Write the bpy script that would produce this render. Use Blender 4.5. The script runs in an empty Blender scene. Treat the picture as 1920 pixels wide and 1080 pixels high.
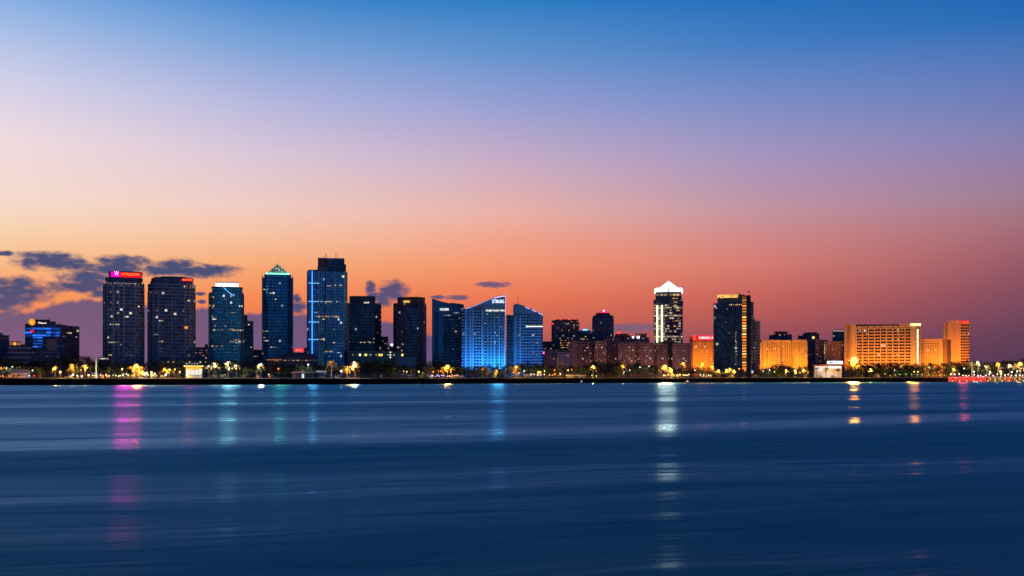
import bpy, bmesh, math, random
from mathutils import Vector, Matrix
R = random.Random(7)
sc = bpy.context.scene
COL = sc.collection
# ---------------------------------------------------------------- measuring
F, CX, YH, H, GZ = 2000.0, 960.0, 706.0, 6.4, 5.2     # focal length, centre, horizon (photo pixels), eye height, land height
SHORE = [(-2500, 722.5), (-100, 722.5), (300, 722), (640, 721), (900, 719.5), (1200, 718), (1500, 717), (1700, 716.2), (2050, 715.6), (4500, 715.6)]
def shore(px):
    for (a, ya), (b, yb) in zip(SHORE, SHORE[1:]):
        if px <= b:
            t = max(0, (px - a) / (b - a)); y = ya + (yb - ya) * t
            return H * F / (y - YH)
    return H * F / (SHORE[-1][1] - YH)
def zat(py, Y): return H + (YH - py) / F * Y
def at(px, Y, z): return Vector(((px - CX) / F * Y, Y, z))
def lin(*c): return tuple((v / 255 / 12.92) if v / 255 <= .04045 else ((v / 255 + .055) / 1.055) ** 2.4 for v in c)
# ---------------------------------------------------------------- materials
def nmat(name):
    m = bpy.data.materials.new(name); m.use_nodes = True
    nt = m.node_tree; nt.nodes.clear()
    out = nt.nodes.new('ShaderNodeOutputMaterial')
    return m, nt, out
class NT:
    def __init__(s, nt): s.nt = nt
    def n(s, t, **kw):
        o = s.nt.nodes.new(t)
        for k, v in kw.items(): setattr(o, k, v)
        return o
    def put(s, sock, v):
        if hasattr(v, 'is_output') or isinstance(v, bpy.types.NodeSocket): s.nt.links.new(v, sock)
        else:
            if sock.type == 'RGBA' and len(v) == 3: v = (*v, 1)
            sock.default_value = v
    def m(s, op, a, b=0.0, c=None, clamp=False):
        o = s.n('ShaderNodeMath', operation=op, use_clamp=clamp)
        s.put(o.inputs[0], a); s.put(o.inputs[1], b)
        if c is not None: s.put(o.inputs[2], c)
        return o.outputs[0]
    def v(s, op, a, b=(0, 0, 0), out=0):
        o = s.n('ShaderNodeVectorMath', operation=op)
        s.put(o.inputs[0], a); s.put(o.inputs[1], b)
        return o.outputs['Value'] if out else o.outputs[0]
    def mix(s, f, a, b, blend='MIX'):
        o = s.n('ShaderNodeMix', data_type='RGBA', blend_type=blend, clamp_factor=True)
        s.put(o.inputs[0], f); s.put(o.inputs[6], a); s.put(o.inputs[7], b)
        return o.outputs[2]
    def mixf(s, f, a, b):
        o = s.n('ShaderNodeMix', data_type='FLOAT', clamp_factor=True)
        s.put(o.inputs[0], f); s.put(o.inputs[2], a); s.put(o.inputs[3], b)
        return o.outputs[0]
    def comb(s, x, y, z=0.0):
        o = s.n('ShaderNodeCombineXYZ')
        for i, q in enumerate((x, y, z)): s.put(o.inputs[i], q)
        return o.outputs[0]
    def sep(s, v):
        o = s.n('ShaderNodeSeparateXYZ'); s.put(o.inputs[0], v); return o.outputs
    def noise(s, vec, scale=1.0, detail=3.0, rough=.5, dist=0.0, col=False):
        o = s.n('ShaderNodeTexNoise'); s.put(o.inputs['Vector'], vec)
        o.inputs['Scale'].default_value = scale; o.inputs['Detail'].default_value = detail
        o.inputs['Roughness'].default_value = rough; o.inputs['Distortion'].default_value = dist
        return o.outputs['Color' if col else 'Fac']
    def white(s, vec):
        o = s.n('ShaderNodeTexWhiteNoise', noise_dimensions='3D'); s.put(o.inputs['Vector'], vec); return o.outputs
    def ss(s, v, a, b, t0=0.0, t1=1.0):
        o = s.n('ShaderNodeMapRange', interpolation_type='SMOOTHSTEP'); s.put(o.inputs[0], v)
        for i, q in enumerate((a, b, t0, t1)): s.put(o.inputs[i + 1], q)
        return o.outputs[0]
    def ramp(s, f, stops):
        o = s.n('ShaderNodeValToRGB'); s.put(o.inputs[0], f); e = o.color_ramp.elements
        while len(e) > 1: e.remove(e[-1])
        for i, (p, c) in enumerate(stops):
            q = e[0] if i == 0 else e.new(p)
            q.position = p; q.color = (*c, 1)
        return o.outputs[0]
def plain(name, col, rough=.7, metal=0.0, var=.25, scale=.4):
    m, nt, out = nmat(name); g = NT(nt)
    p = g.n('ShaderNodeBsdfPrincipled')
    tc = g.n('ShaderNodeTexCoord')
    f = g.noise(tc.outputs['Object'], scale, 4)
    g.put(p.inputs['Base Color'], g.mix(f, tuple(c * (1 - var) for c in col), tuple(min(1, c * (1 + var)) for c in col)))
    p.inputs['Roughness'].default_value = rough; p.inputs['Metallic'].default_value = metal
    nt.links.new(p.outputs[0], out.inputs[0])
    return m
def emis(name, col, strength, sample=True):
    m, nt, out = nmat(name); g = NT(nt)
    e = g.n('ShaderNodeEmission'); e.inputs[0].default_value = (*col, 1); e.inputs[1].default_value = strength
    nt.links.new(e.outputs[0], out.inputs[0])
    if not sample: m.cycles.emission_sampling = 'NONE'
    return m
def glow(name, col, strength, sample=True):
    """lit glass or lit panel with an uneven brightness"""
    m, nt, out = nmat(name); g = NT(nt)
    tc = g.n('ShaderNodeTexCoord'); oi = g.n('ShaderNodeObjectInfo')
    f = g.noise(tc.outputs['Object'], .9, 2)
    e = g.n('ShaderNodeEmission'); e.inputs[0].default_value = (*col, 1)
    k = g.m('MULTIPLY', g.m('ADD', g.m('MULTIPLY', f, .9), .55), g.m('ADD', g.m('MULTIPLY', g.m('POWER', oi.outputs['Random'], 2.0), 1.7), .22))
    g.put(e.inputs[1], g.m('MULTIPLY', k, strength))
    nt.links.new(e.outputs[0], out.inputs[0])
    if not sample: m.cycles.emission_sampling = 'NONE'
    return m
def facade(name, wall, glass, cw=3.2, fh=3.6, gu=.82, gv=.62, rough=.18, metal=.85, lit=.02, litcol=(1, .75, .4), litstr=1.2, band=.0, seed=0, gvar=1.0, wrough=.65):
    """wall of windows: cells laid out in metres along the wall (UV = metres along, metres up)"""
    m, nt, out = nmat(name); g = NT(nt)
    uv = g.n('ShaderNodeUVMap').outputs[0]; s = g.sep(uv)
    u, v = g.m('DIVIDE', s[0], cw), g.m('DIVIDE', s[1], fh)
    fu, fv = g.m('FLOOR', u), g.m('FLOOR', v)
    ru, rv = g.m('FRACT', u), g.m('FRACT', v)
    mu = g.m('LESS_THAN', g.m('ABSOLUTE', g.m('SUBTRACT', ru, .5)), gu / 2)
    mv = g.m('LESS_THAN', g.m('ABSOLUTE', g.m('SUBTRACT', rv, .5)), gv / 2)
    mask = g.m('MULTIPLY', mu, mv)
    w = g.white(g.comb(fu, fv, seed + .5)); w2 = g.white(g.comb(fu, fv, seed + 7.5))
    wf = g.white(g.comb(3.5, fv, seed + 2.5))
    tc = g.n('ShaderNodeTexCoord')
    soft = g.noise(tc.outputs['Object'], .035, 3)
    gl = g.mix(w[0], tuple(c * (1 - .55 * gvar) for c in glass), tuple(min(1, c * (1 + .5 * gvar)) for c in glass))
    gl = g.mix(g.ss(soft, .3, .7), g.mix(.5, gl, (0, 0, 0)), gl)
    wl = g.mix(g.noise(tc.outputs['Object'], .25, 4), tuple(c * .7 for c in wall), tuple(min(1, c * 1.25) for c in wall))
    p = g.n('ShaderNodeBsdfPrincipled')
    g.put(p.inputs['Base Color'], g.mix(mask, wl, gl))
    g.put(p.inputs['Metallic'], g.m('MULTIPLY', mask, metal))
    g.put(p.inputs['Roughness'], g.mixf(mask, wrough, g.m('ADD', g.m('MULTIPLY', w2[0], .15), rough)))
    thr = g.m('ADD', g.m('MULTIPLY', g.m('LESS_THAN', wf[0], band), .55), lit)
    on = g.m('LESS_THAN', w2[0], thr)
    g.put(p.inputs['Emission Color'], g.mix(g.m('FRACT', g.m('MULTIPLY', w[0], 13.7)), litcol, (.9, .85, .75)))
    g.put(p.inputs['Emission Strength'], g.m('MULTIPLY', g.m('MULTIPLY', on, mask), g.m('MULTIPLY', g.m('ADD', w[0], .15), litstr)))
    nt.links.new(p.outputs[0], out.inputs[0])
    m.cycles.emission_sampling = 'NONE'
    return m
# ---------------------------------------------------------------- mesh building
class MB:
    def __init__(s): s.v, s.f, s.uv = [], [], []
    def face(s, pts, uvs=None):
        b = len(s.v); s.v += [tuple(p) for p in pts]; s.f.append(tuple(range(b, b + len(pts))))
        s.uv.append(uvs or [(p[0], p[2]) for p in pts])
    def prism(s, pts, z0, z1, ztop=None):
        n = len(pts); u = 0.0; zt = ztop or [z1] * n
        for i in range(n):
            a, b = pts[i], pts[(i + 1) % n]; L = math.hypot(b[0] - a[0], b[1] - a[1]); ta, tb = zt[i], zt[(i + 1) % n]
            s.face([(a[0], a[1], z0), (b[0], b[1], z0), (b[0], b[1], tb), (a[0], a[1], ta)], [(u, z0), (u + L, z0), (u + L, tb), (u, ta)])
            u += L
        s.face([(p[0], p[1], z) for p, z in zip(pts, zt)], [(p[0], .3) for p in pts])
        s.face([(p[0], p[1], z0) for p in reversed(pts)], [(p[0], .3) for p in pts])
    def box(s, x0, x1, y0, y1, z0, z1): s.prism([(x0, y0), (x1, y0), (x1, y1), (x0, y1)], z0, z1)
    def elev(s, poly, y0, y1):
        """upright outline (x, z), clockwise or not, given the depth y0..y1"""
        ar = sum(a[0] * b[1] - b[0] * a[1] for a, b in zip(poly, poly[1:] + poly[:1]))
        if ar < 0: poly = poly[::-1]
        s.face([(x, y0, z) for x, z in poly]); s.face([(x, y1, z) for x, z in reversed(poly)])
        for a, b in zip(poly, poly[1:] + poly[:1]):
            d = 0 if abs(a[0] - b[0]) > .01 else 1
            s.face([(a[0], y0, a[1]), (a[0], y1, a[1]), (b[0], y1, b[1]), (b[0], y0, b[1])],
                   [(0, a[1]), (y1 - y0, a[1]), (y1 - y0, b[1]), (0, b[1])] if d else [(.1, .1)] * 4)
    def loft(s, rings, cap=True):
        for r0, r1 in zip(rings, rings[1:]):
            n = len(r0)
            for i in range(n):
                j = (i + 1) % n; s.face([r0[i], r0[j], r1[j], r1[i]])
        if cap: s.face(list(rings[-1])); s.face(list(reversed(rings[0])))
    def tube(s, pts, rad, n=6):
        rings = []
        for i, p in enumerate(pts):
            p = Vector(p); d = (Vector(pts[min(i + 1, len(pts) - 1)]) - Vector(pts[max(i - 1, 0)])).normalized()
            a = d.orthogonal().normalized() if abs(d.z) < .99 else Vector((1, 0, 0)); a = (a - d * a.dot(d)).normalized(); b = d.cross(a)
            r = rad[i] if isinstance(rad, (list, tuple)) else rad
            rings.append([p + (a * math.cos(t) + b * math.sin(t)) * r for t in (2 * math.pi * k / n for k in range(n))])
        s.loft(rings)
    def lathe(s, prof, n=10, c=(0, 0, 0)):
        s.loft([[(c[0] + r * math.cos(2 * math.pi * k / n), c[1] + r * math.sin(2 * math.pi * k / n), c[2] + z) for k in range(n)] for r, z in prof])
    def ball(s, c, r, n=8, k=6): s.lathe([(max(.02, r * math.sin(math.pi * i / k)), -r * math.cos(math.pi * i / k)) for i in range(k + 1)], n, c)
    def mesh(s, name, mat, smooth=False):
        me = bpy.data.meshes.new(name); me.from_pydata(s.v, [], s.f)
        l = me.uv_layers.new(name='UVMap'); k = 0
        for q in s.uv:
            for t in q: l.data[k].uv = t; k += 1
        me.materials.append(mat)
        if smooth: me.polygons.foreach_set('use_smooth', [True] * len(me.polygons))
        return me
    def build(s, name, mat, parent=None, smooth=False): return link(name, s.mesh(name, mat, smooth), parent)
def link(name, data, parent=None):
    o = bpy.data.objects.new(name, data); COL.objects.link(o)
    if parent: o.parent = parent
    return o
def tag(o, label=None, cat=None, group=None, kind=None):
    if label: o['label'] = label
    if cat: o['category'] = cat
    if group: o['group'] = group
    if kind: o['kind'] = kind
    return o
def copy_tree(o, parent=None):
    c = o.copy(); COL.objects.link(c)
    if parent: c.parent = parent
    for ch in o.children: copy_tree(ch, c)
    return c
PENDING = []      # (object, head, tail, px): labels finished once all neighbours are known
def label_later(o, head, tail, px): PENDING.append((o, head, tail, px))
ORD = 'first second third fourth fifth sixth seventh eighth ninth tenth eleventh twelfth'.split()
NUM = 'two three four five six seven eight nine ten eleven twelve'.split()
def finish_labels():
    by = {}
    for q in PENDING: by.setdefault((q[1], q[2]), []).append(q)
    for (head, tail), qs in by.items():
        qs.sort(key=lambda q: q[3]); n = len(qs)
        for i, q in enumerate(qs):
            if n == 1: q[0]['label'] = f'{head} {tail}'
            else: q[0]['label'] = f'{head} {tail}, {ORD[i] if i < 12 else i + 1} of {NUM[n - 2] if n < 13 else n} from left'
# landmarks that anyone can find, used to say where the trees and lamps stand
LAND = [(-400, 45, 'below the low office block'), (45, 150, 'below the blue banded office'), (150, 192, 'beside the slim dark mast'), (192, 274, 'below the magenta signed tower'),
        (274, 342, 'below the dark rounded tower'), (342, 388, 'by the lit yellow pavilion'), (388, 475, 'below the white crowned tower'), (475, 560, 'below the green pyramid tower'),
        (560, 651, 'below the tallest tower'), (651, 735, 'below the teal podium'), (735, 806, 'below the dark purple tower'), (806, 866, 'below the concave roofed tower'),
        (866, 949, 'below the bright blue tower'), (949, 1020, 'below the sloping roofed tower'), (1020, 1086, 'below the brown twin blocks'), (1086, 1153, 'below the red domed tower'),
        (1153, 1222, 'below the brown apartments'), (1222, 1288, 'below the pagoda roofed tower'), (1288, 1342, 'below the red signed hotel'), (1342, 1425, 'below the gold lettered tower'),
        (1425, 1515, 'below the wide amber hotel'), (1515, 1578, 'by the white lit hall'), (1578, 1655, 'by the brightest floodlight'), (1655, 1728, 'below the amber slab hotel'),
        (1728, 1780, 'below the smaller amber hotel'), (1780, 1850, 'by the red quay start'), (1850, 2600, 'by the red quay end')]
def land(px): return next(t for a, b, t in LAND if a <= px < b) if -400 <= px < 2600 else 'far along the shore'
# ---------------------------------------------------------------- buildings
class B:
    def __init__(s, name, label, cat, px0, px1, Y, group=None):
        s.pc = (px0 + px1) / 2; s.Y = Y; s.px0, s.px1 = px0, px1
        s.th = math.atan((s.pc - CX) / F); s.S = Y / F * math.cos(s.th); s.D = Y / math.cos(s.th)
        s.root = bpy.data.objects.new(name, None); COL.objects.link(s.root); s.root.empty_display_size = 5
        s.root.location = at(s.pc, Y, GZ); s.root.rotation_euler = (0, 0, -s.th)
        tag(s.root, label, cat, group)
    def x(s, px, d=0.0): return (px - s.pc) * s.S * (1 + d / s.D)
    def z(s, py, d=0.0): return zat(py, s.Y * (1 + d / s.D)) - GZ
    def fp(s, pts): return [(s.x(p, 0), d) for p, d in pts]
    def prism(s, part, pts, yt, mat, yb=None, parent=None, sh=0.0):
        m = MB(); f = [(a * (1 + sh / s.D), b + sh) for a, b in s.fp(pts)]
        m.prism(f, -.5 if yb is None else s.z(yb, sh), s.z(yt, sh)); return m.build(part, mat, parent or s.root)
    def grow(s, f, e):
        cx = sum(p[0] for p in f) / len(f); cy = sum(p[1] for p in f) / len(f); out = []
        for x, y in f:
            out.append((x + (e if x > cx else -e), y + (e if y > cy else -e)))
        return out
    def bands(s, pts, yt, mat, fh=3.6, th=.7, out=.35, part='floor_band', yb=None, z0=None, every=1):
        m = MB(); f = s.grow(s.fp(pts), out); z = (fh if yb is None else s.z(yb)) if z0 is None else z0; top = s.z(yt)
        while z < top - .2:
            m.prism(f, z, z + th); z += fh * every
        return m.build(part, mat, s.root)
    def fins(s, pts, yt, mat, step=6.0, w=.5, out=.5, part='facade_rib', yb=None):
        m = MB(); f = s.fp(pts); n = len(f); z0 = 0 if yb is None else s.z(yb); z1 = s.z(yt)
        for i in range(n):
            a, b = Vector((*f[i], 0)), Vector((*f[(i + 1) % n], 0)); d = b - a; L = d.length
            if L < .5: continue
            d.normalize(); nrm = Vector((d.y, -d.x, 0))
            if nrm.y > .35: continue
            k = max(1, round(L / step))
            for j in range(k + 1):
                c = a + d * (L * j / k); p = [c - d * w / 2 - nrm * .2, c - d * w / 2 + nrm * out, c + d * w / 2 + nrm * out, c + d * w / 2 - nrm * .2]
                m.prism([(q.x, q.y) for q in p], z0, z1)
        return m.build(part, mat, s.root)
    def box(s, part, px0, px1, y0, y1, mat, d0=-.6, d1=.4, parent=None, label=None):
        m = MB(); m.box(s.x(px0, d0), s.x(px1, d0), d0, d1, s.z(y1, d0), s.z(y0, d0)); o = m.build(part, mat, parent or s.root)
        if label: o['label'] = label
        return o
    def elev(s, part, poly, mat, d0=0.0, d1=30.0, parent=None):
        m = MB(); m.elev([(s.x(a, d0), max(-.5, s.z(b, d0))) for a, b in poly], d0, d1); return m.build(part, mat, parent or s.root)
    def win(s, pts, y0, y1, n, mats, w=2.4, h=1.9, fh=3.6, rnd=None, part='lit_window', clump=1):
        n = max(3, round(n * .45)); w0, h0 = w * .55, h * .62
        """single lit windows, each a pane of its own standing in the wall"""
        f = s.fp(pts); r = rnd or R; E = []
        for i in range(len(f)):
            a, b = Vector((*f[i], 0)), Vector((*f[(i + 1) % len(f)], 0)); d = b - a
            if d.length < 2: continue
            nr = Vector((d.y, -d.x, 0)).normalized()
            if nr.y < -.3: E.append((a, d.normalized(), d.length, nr))
        tot = sum(e[2] for e in E); z0, z1 = s.z(y1), s.z(y0); used = set(); k = 0; tries = 0
        while k < n and E and tries < n * 12:
            t = r.uniform(0, tot); tries += 1
            for a, d, L, nr in E:
                if t <= L: break
                t -= L
            fl = r.randrange(max(1, int((z1 - z0) / fh))); mt = r.choice(mats)
            for c in range(r.randint(1, clump)):
                q = int(t / w) + c
                if (q + .5) * w > L - .3 or (round(a.x), q, fl) in used: continue
                used.add((round(a.x), q, fl))
                c0 = a + d * ((q + .5) * w) + nr * .1
                o = link(part, pane_mesh(mt), s.root); zb = math.floor((z0) / fh) * fh + fl * fh + fh * .5 + (fh if z0 > 0 else 0)
                o.location = (c0.x, c0.y, zb); q_ = r.uniform(.7, 1.25); o.scale = (w0 * q_ * (1.5 if clump > 1 else 1), 1, h0); o.rotation_euler = (0, 0, math.atan2(d.y, d.x)); k += 1
    def row(s, part, px0, px1, py, mats, n, hpx=1.6, fill=.7, d=-.35, wpx=None, r=R):
        st = (px1 - px0) / n
        for i in range(n):
            if r.random() > fill: continue
            o = s.box(part, px0 + st * i, px0 + st * (i + (.75 if wpx is None else wpx)), py - hpx / 2 + r.uniform(-.2, .2), py + hpx / 2, r.choice(mats), d - .25, d + .25)
    def text(s, txt, px0, px1, y0, y1, mat, d=-.8, part='lettering', parent=None):
        cu = bpy.data.curves.new(part, 'FONT'); cu.body = txt; cu.extrude = .06; cu.offset = .012; o = bpy.data.objects.new(part, cu)
        COL.objects.link(o); bpy.context.view_layer.update()
        me = bpy.data.meshes.new_from_object(o); bpy.data.objects.remove(o)
        xs = [v.co.x for v in me.vertices]; ys = [v.co.y for v in me.vertices]; zs = [v.co.z for v in me.vertices]
        X0, X1, Z0, Z1 = s.x(px0, d), s.x(px1, d), s.z(y1, d), s.z(y0, d)
        for v in me.vertices:
            a = (v.co.x - min(xs)) / (max(xs) - min(xs)); b = (v.co.y - min(ys)) / (max(ys) - min(ys)); c = (v.co.z - min(zs)) / max(1e-6, max(zs) - min(zs))
            v.co = (X0 + (X1 - X0) * a, d - c * .3, Z0 + (Z1 - Z0) * b)
        me.materials.clear(); me.materials.append(mat)
        return link(part, me, parent or s.root)
    def mast(s, px, y0, y1, mat, d=6.0, r=.22, part='antenna'):
        m = MB(); m.tube([(s.x(px, d), d, s.z(y1, d)), (s.x(px, d), d, s.z(y0, d))], [r * 1.5, r], 5); return m.build(part, mat, s.root)
PANES = {}
def pane_mesh(mat):
    if mat.name not in PANES:
        m = MB(); m.box(-.5, .5, -.12, .12, -.5, .5); PANES[mat.name] = m.mesh('window_pane', mat)
    return PANES[mat.name]
def rect(a, b, d=30.0): return [(a, 0), (b, 0), (b, d), (a, d)]
def oval(a, b, d=30.0, n=9, sq=.55):
    """rounded plan: a bowed front from a to b"""
    c, r = (a + b) / 2, (b - a) / 2; out = []
    for i in range(n + 1):
        t = math.pi - math.pi * i / n; cs, sn = math.cos(t), math.sin(t)
        out.append((c + r * math.copysign(abs(cs) ** sq, cs), d * .55 * (1 - abs(sn) ** sq)))
    return out + [(b, d), (a, d)]
def corner(a, c, b, da, db):
    """two faces meeting at a corner c nearest the viewer"""
    return [(a, da), (c, 0), (b, db), (a + b - c, da + db)]
FLOODS = []
def lamp_light(name, kind, loc, col, power, size=.5, target=None, parent=None, spread=None, cone=2.2):
    l = bpy.data.lights.new(name, kind); l.color = col; l.energy = power
    if kind in ('POINT', 'SPOT'): l.shadow_soft_size = size
    if kind == 'SPOT': l.spot_size = cone; l.spot_blend = .6
    o = bpy.data.objects.new(name, l); COL.objects.link(o); o.location = loc
    if target is not None: o.rotation_euler = (Vector(target) - Vector(loc)).to_track_quat('-Z', 'Y').to_euler()
    return o
# ---------------------------------------------------------------- camera and render settings
cam = bpy.data.cameras.new('camera'); camo = bpy.data.objects.new('camera', cam); COL.objects.link(camo)
camo.location = (0, 0, H); camo.rotation_euler = (math.pi / 2, 0, 0)
cam.lens = 36 * F / 1920; cam.sensor_width = 36; cam.shift_y = (YH - 540) / 1920; cam.clip_end = 60000; cam.clip_start = .5
sc.camera = camo
sc.view_settings.view_transform = 'Standard'; sc.view_settings.look = 'None'; sc.view_settings.exposure = 0; sc.view_settings.gamma = 1
sc.cycles.use_denoising = True; sc.cycles.sample_clamp_indirect = 4; sc.cycles.max_bounces = 5
sc.cycles.caustics_reflective = False; sc.cycles.caustics_refractive = False
# ---------------------------------------------------------------- dusk sky (by direction: azimuth and elevation)
wd = bpy.data.worlds.new('World'); sc.world = wd; wd.use_nodes = True
nt = wd.node_tree; nt.nodes.clear(); g = NT(nt)
SUN_EL, SUN_AZ = math.radians(.5), math.radians(-24)
tc = g.n('ShaderNodeTexCoord'); dr = g.v('NORMALIZE', tc.outputs['Generated']); sx = g.sep(dr)
el = g.m('MULTIPLY', g.m('ARCSINE', sx[2]), 180 / math.pi); az = g.m('MULTIPLY', g.m('ARCTAN2', sx[0], sx[1]), 180 / math.pi)
ELV = [0, 1.9, 3.0, 4.2, 5.9, 7.3, 8.7, 11.5, 14.2, 16.9, 19.4, 26, 36, 60, 90]
SKY = {  # azimuth: colours (sRGB) from the horizon up
    -26: [(183, 102, 97), (226, 121, 83), (240, 136, 84), (244, 156, 97), (245, 192, 145), (244, 210, 180), (243, 218, 206), (238, 218, 224), (207, 207, 233), (156, 185, 230), (85, 154, 220), (34, 108, 196), (14, 75, 150), (8, 55, 115), (5, 42, 92)],
    -13: [(157, 83, 87), (202, 103, 83), (234, 119, 79), (242, 136, 84), (244, 169, 118), (243, 190, 158), (239, 201, 190), (215, 196, 215), (177, 181, 222), (119, 161, 215), (50, 130, 204), (24, 100, 180), (10, 68, 140), (6, 50, 106), (4, 40, 86)],
    0: [(137, 75, 91), (181, 88, 88), (212, 102, 82), (233, 117, 83), (242, 146, 109), (240, 159, 136), (232, 175, 165), (197, 171, 197), (150, 158, 210), (95, 145, 205), (42, 124, 196), (18, 92, 170), (8, 62, 130), (5, 46, 98), (4, 38, 82)],
    13: [(104, 62, 88), (144, 75, 91), (175, 86, 88), (197, 97, 91), (212, 122, 114), (207, 134, 134), (193, 147, 161), (163, 147, 191), (120, 140, 198), (66, 124, 194), (24, 108, 186), (10, 80, 152), (6, 56, 118), (4, 42, 90), (4, 36, 76)],
    26: [(76, 53, 85), (96, 62, 89), (113, 68, 93), (130, 76, 97), (152, 91, 106), (163, 109, 123), (159, 122, 147), (130, 128, 176), (94, 121, 186), (36, 107, 183), (4, 90, 168), (4, 68, 138), (4, 50, 108), (4, 40, 86), (4, 36, 76)],
    80: [(56, 74, 124), (58, 76, 128), (60, 78, 132), (60, 80, 136), (58, 84, 142), (56, 88, 148), (52, 92, 154), (42, 98, 166), (30, 100, 172), (20, 100, 174), (12, 96, 170), (6, 76, 144), (5, 56, 114), (4, 42, 90), (4, 36, 76)],
    150: [(48, 70, 122), (50, 72, 126), (52, 74, 130), (52, 76, 134), (50, 80, 140), (48, 84, 146), (44, 88, 152), (36, 92, 160), (28, 94, 164), (18, 94, 164), (10, 88, 158), (6, 72, 136), (5, 54, 110), (4, 42, 88), (4, 36, 76)]}
t = g.m('DIVIDE', g.m('MAXIMUM', el, 0.0), 90.0)
prev = None; keys = sorted(SKY); aa = g.m('ABSOLUTE', az)
azs = g.m('MINIMUM', g.m('MAXIMUM', az, -26.0), 200.0)
# beyond the sunset on the far side the sky closes to the same deep blue
az2 = g.m('ADD', az, g.m('MULTIPLY', g.m('LESS_THAN', az, -26.0), g.m('SUBTRACT', g.m('MULTIPLY', g.m('ADD', az, 26.0), -2.2), g.m('ADD', az, 26.0))))
fac_keys = keys
col = None
for k in keys:
    c = g.ramp(t, [(e / 90, lin(*q)) for e, q in zip(ELV, SKY[k])])
    col = c if col is None else g.mix(g.m('DIVIDE', g.m('SUBTRACT', az2, float(pk)), float(k - pk), clamp=True), col, c)
    pk = k
# clouds: soft dark banks low in the sunset
def dirpx(px, py):
    a = math.degrees(math.atan((px - CX) / F)); return a, math.degrees(math.atan((YH - py) / F * math.cos(math.radians(a))))
CLOUDS = [(95, 489, 58, 13), (130, 494, 40, 9), (62, 494, 22, 10), (230, 492, 45, 11), (215, 505, 55, 12), (165, 522, 48, 13), (150, 538, 58, 9), (330, 500, 42, 13), (378, 508, 66, 10), (300, 507, 40, 9),
          (25, 545, 62, 20), (10, 565, 46, 16), (8, 475, 14, 4), (738, 547, 27, 17), (720, 560, 18, 12), (695, 542, 10, 12), (700, 556, 12, 9), (925, 534, 32, 5), (855, 558, 22, 4), (820, 557, 14, 3), (190, 550, 22, 8),
          (375, 551, 10, 3), (378, 566, 8, 3), (560, 576, 14, 10), (557, 560, 8, 7), (1180, 615, 70, 7)]
p2 = g.comb(az, el)
wob = g.noise(g.comb(g.m('MULTIPLY', az, 1.0), g.m('MULTIPLY', el, 2.2)), 1.4, 6, .56)
wob2 = g.noise(g.comb(g.m('MULTIPLY', az, 1.0), g.m('MULTIPLY', el, 1.6)), .55, 3, .5)
best = None
for px, py, rx, ry in CLOUDS:
    a0, e0 = dirpx(px, py); kx = 57.3 / F * .9
    q = g.v('MULTIPLY', g.v('SUBTRACT', p2, (a0, e0, 0)), (1 / (rx * kx * 1.15), 1 / (ry * kx * 1.35), 0))
    dd = g.m('SUBTRACT', 1.0, g.v('DOT_PRODUCT', q, q, out=1))
    best = dd if best is None else g.m('SMOOTH_MAX', best, dd, .2)
cl = g.m('ADD', g.m('MAXIMUM', best, -1.2), g.m('MULTIPLY', g.m('SUBTRACT', wob, .5), 2.9))
cl = g.ss(cl, -.6, .9)
ccol = g.mix(g.ss(el, 2.2, 4.3), lin(78, 80, 124), lin(44, 70, 118))
ccol = g.mix(g.ss(az, -12, 4), ccol, lin(128, 92, 118))
col = g.mix(g.m('MULTIPLY', cl, .985), col, ccol)
# a far low cloud bank, scalloped along its top
rc = g.n('ShaderNodeSeparateColor'); nt.links.new(g.ramp(g.m('DIVIDE', g.m('ADD', az, 27.0), 54.0, clamp=True),
    [(0, (.31,) * 3), (.05, (.335,) * 3), (.075, (.36,) * 3), (.1, (.39,) * 3), (.17, (.36,) * 3), (.25, (.345,) * 3), (.33, (.31,) * 3), (.38, (.31,) * 3), (.42, (.23,) * 3), (.5, (.13,) * 3), (1, (.03,) * 3)]), rc.inputs[0])
topd = g.m('ADD', g.m('MULTIPLY', rc.outputs[0], 10.0), g.m('MULTIPLY', g.m('SUBTRACT', g.noise(g.comb(az, 3.0), .8, 5, .6), .5), 1.1))
bank = g.m('MULTIPLY', g.ss(g.m('SUBTRACT', topd, el), -.06, .22), g.ss(az, 3, -3))
col = g.mix(g.m('MULTIPLY', bank, .94), col, g.mix(g.ss(el, .6, 3.4), lin(98, 83, 128), lin(82, 78, 124)))
sk = g.n('ShaderNodeTexSky', sky_type='NISHITA'); sk.sun_disc = False; sk.sun_elevation = SUN_EL; sk.sun_rotation = SUN_AZ
bg = g.n('ShaderNodeBackground'); bg.inputs[1].default_value = 1.0
nis = g.v('SCALE', sk.outputs[0]); nis.node.inputs['Scale'].default_value = .004
nt.links.new(g.v('ADD', col, nis), bg.inputs[0])
wo = g.n('ShaderNodeOutputWorld'); nt.links.new(bg.outputs[0], wo.inputs[0])
s = bpy.data.lights.new('sun', 'SUN'); s.energy = .04; s.angle = math.radians(.5); s.color = (1, .6, .35)
so = bpy.data.objects.new('sun', s); COL.objects.link(so)
so.rotation_euler = Vector((-math.sin(SUN_AZ), -math.cos(SUN_AZ), -math.sin(SUN_EL))).to_track_quat('-Z', 'Y').to_euler()
# ---------------------------------------------------------------- water
m, nt, out = nmat('long smooth water'); g = NT(nt)
geo = g.n('ShaderNodeNewGeometry'); ps = g.sep(geo.outputs['Position'])
X, Y = ps[0], ps[1]
wx = g.noise(g.comb(g.m('MULTIPLY', X, .02), g.m('MULTIPLY', Y, .02)), 1, 3, .5)
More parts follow.
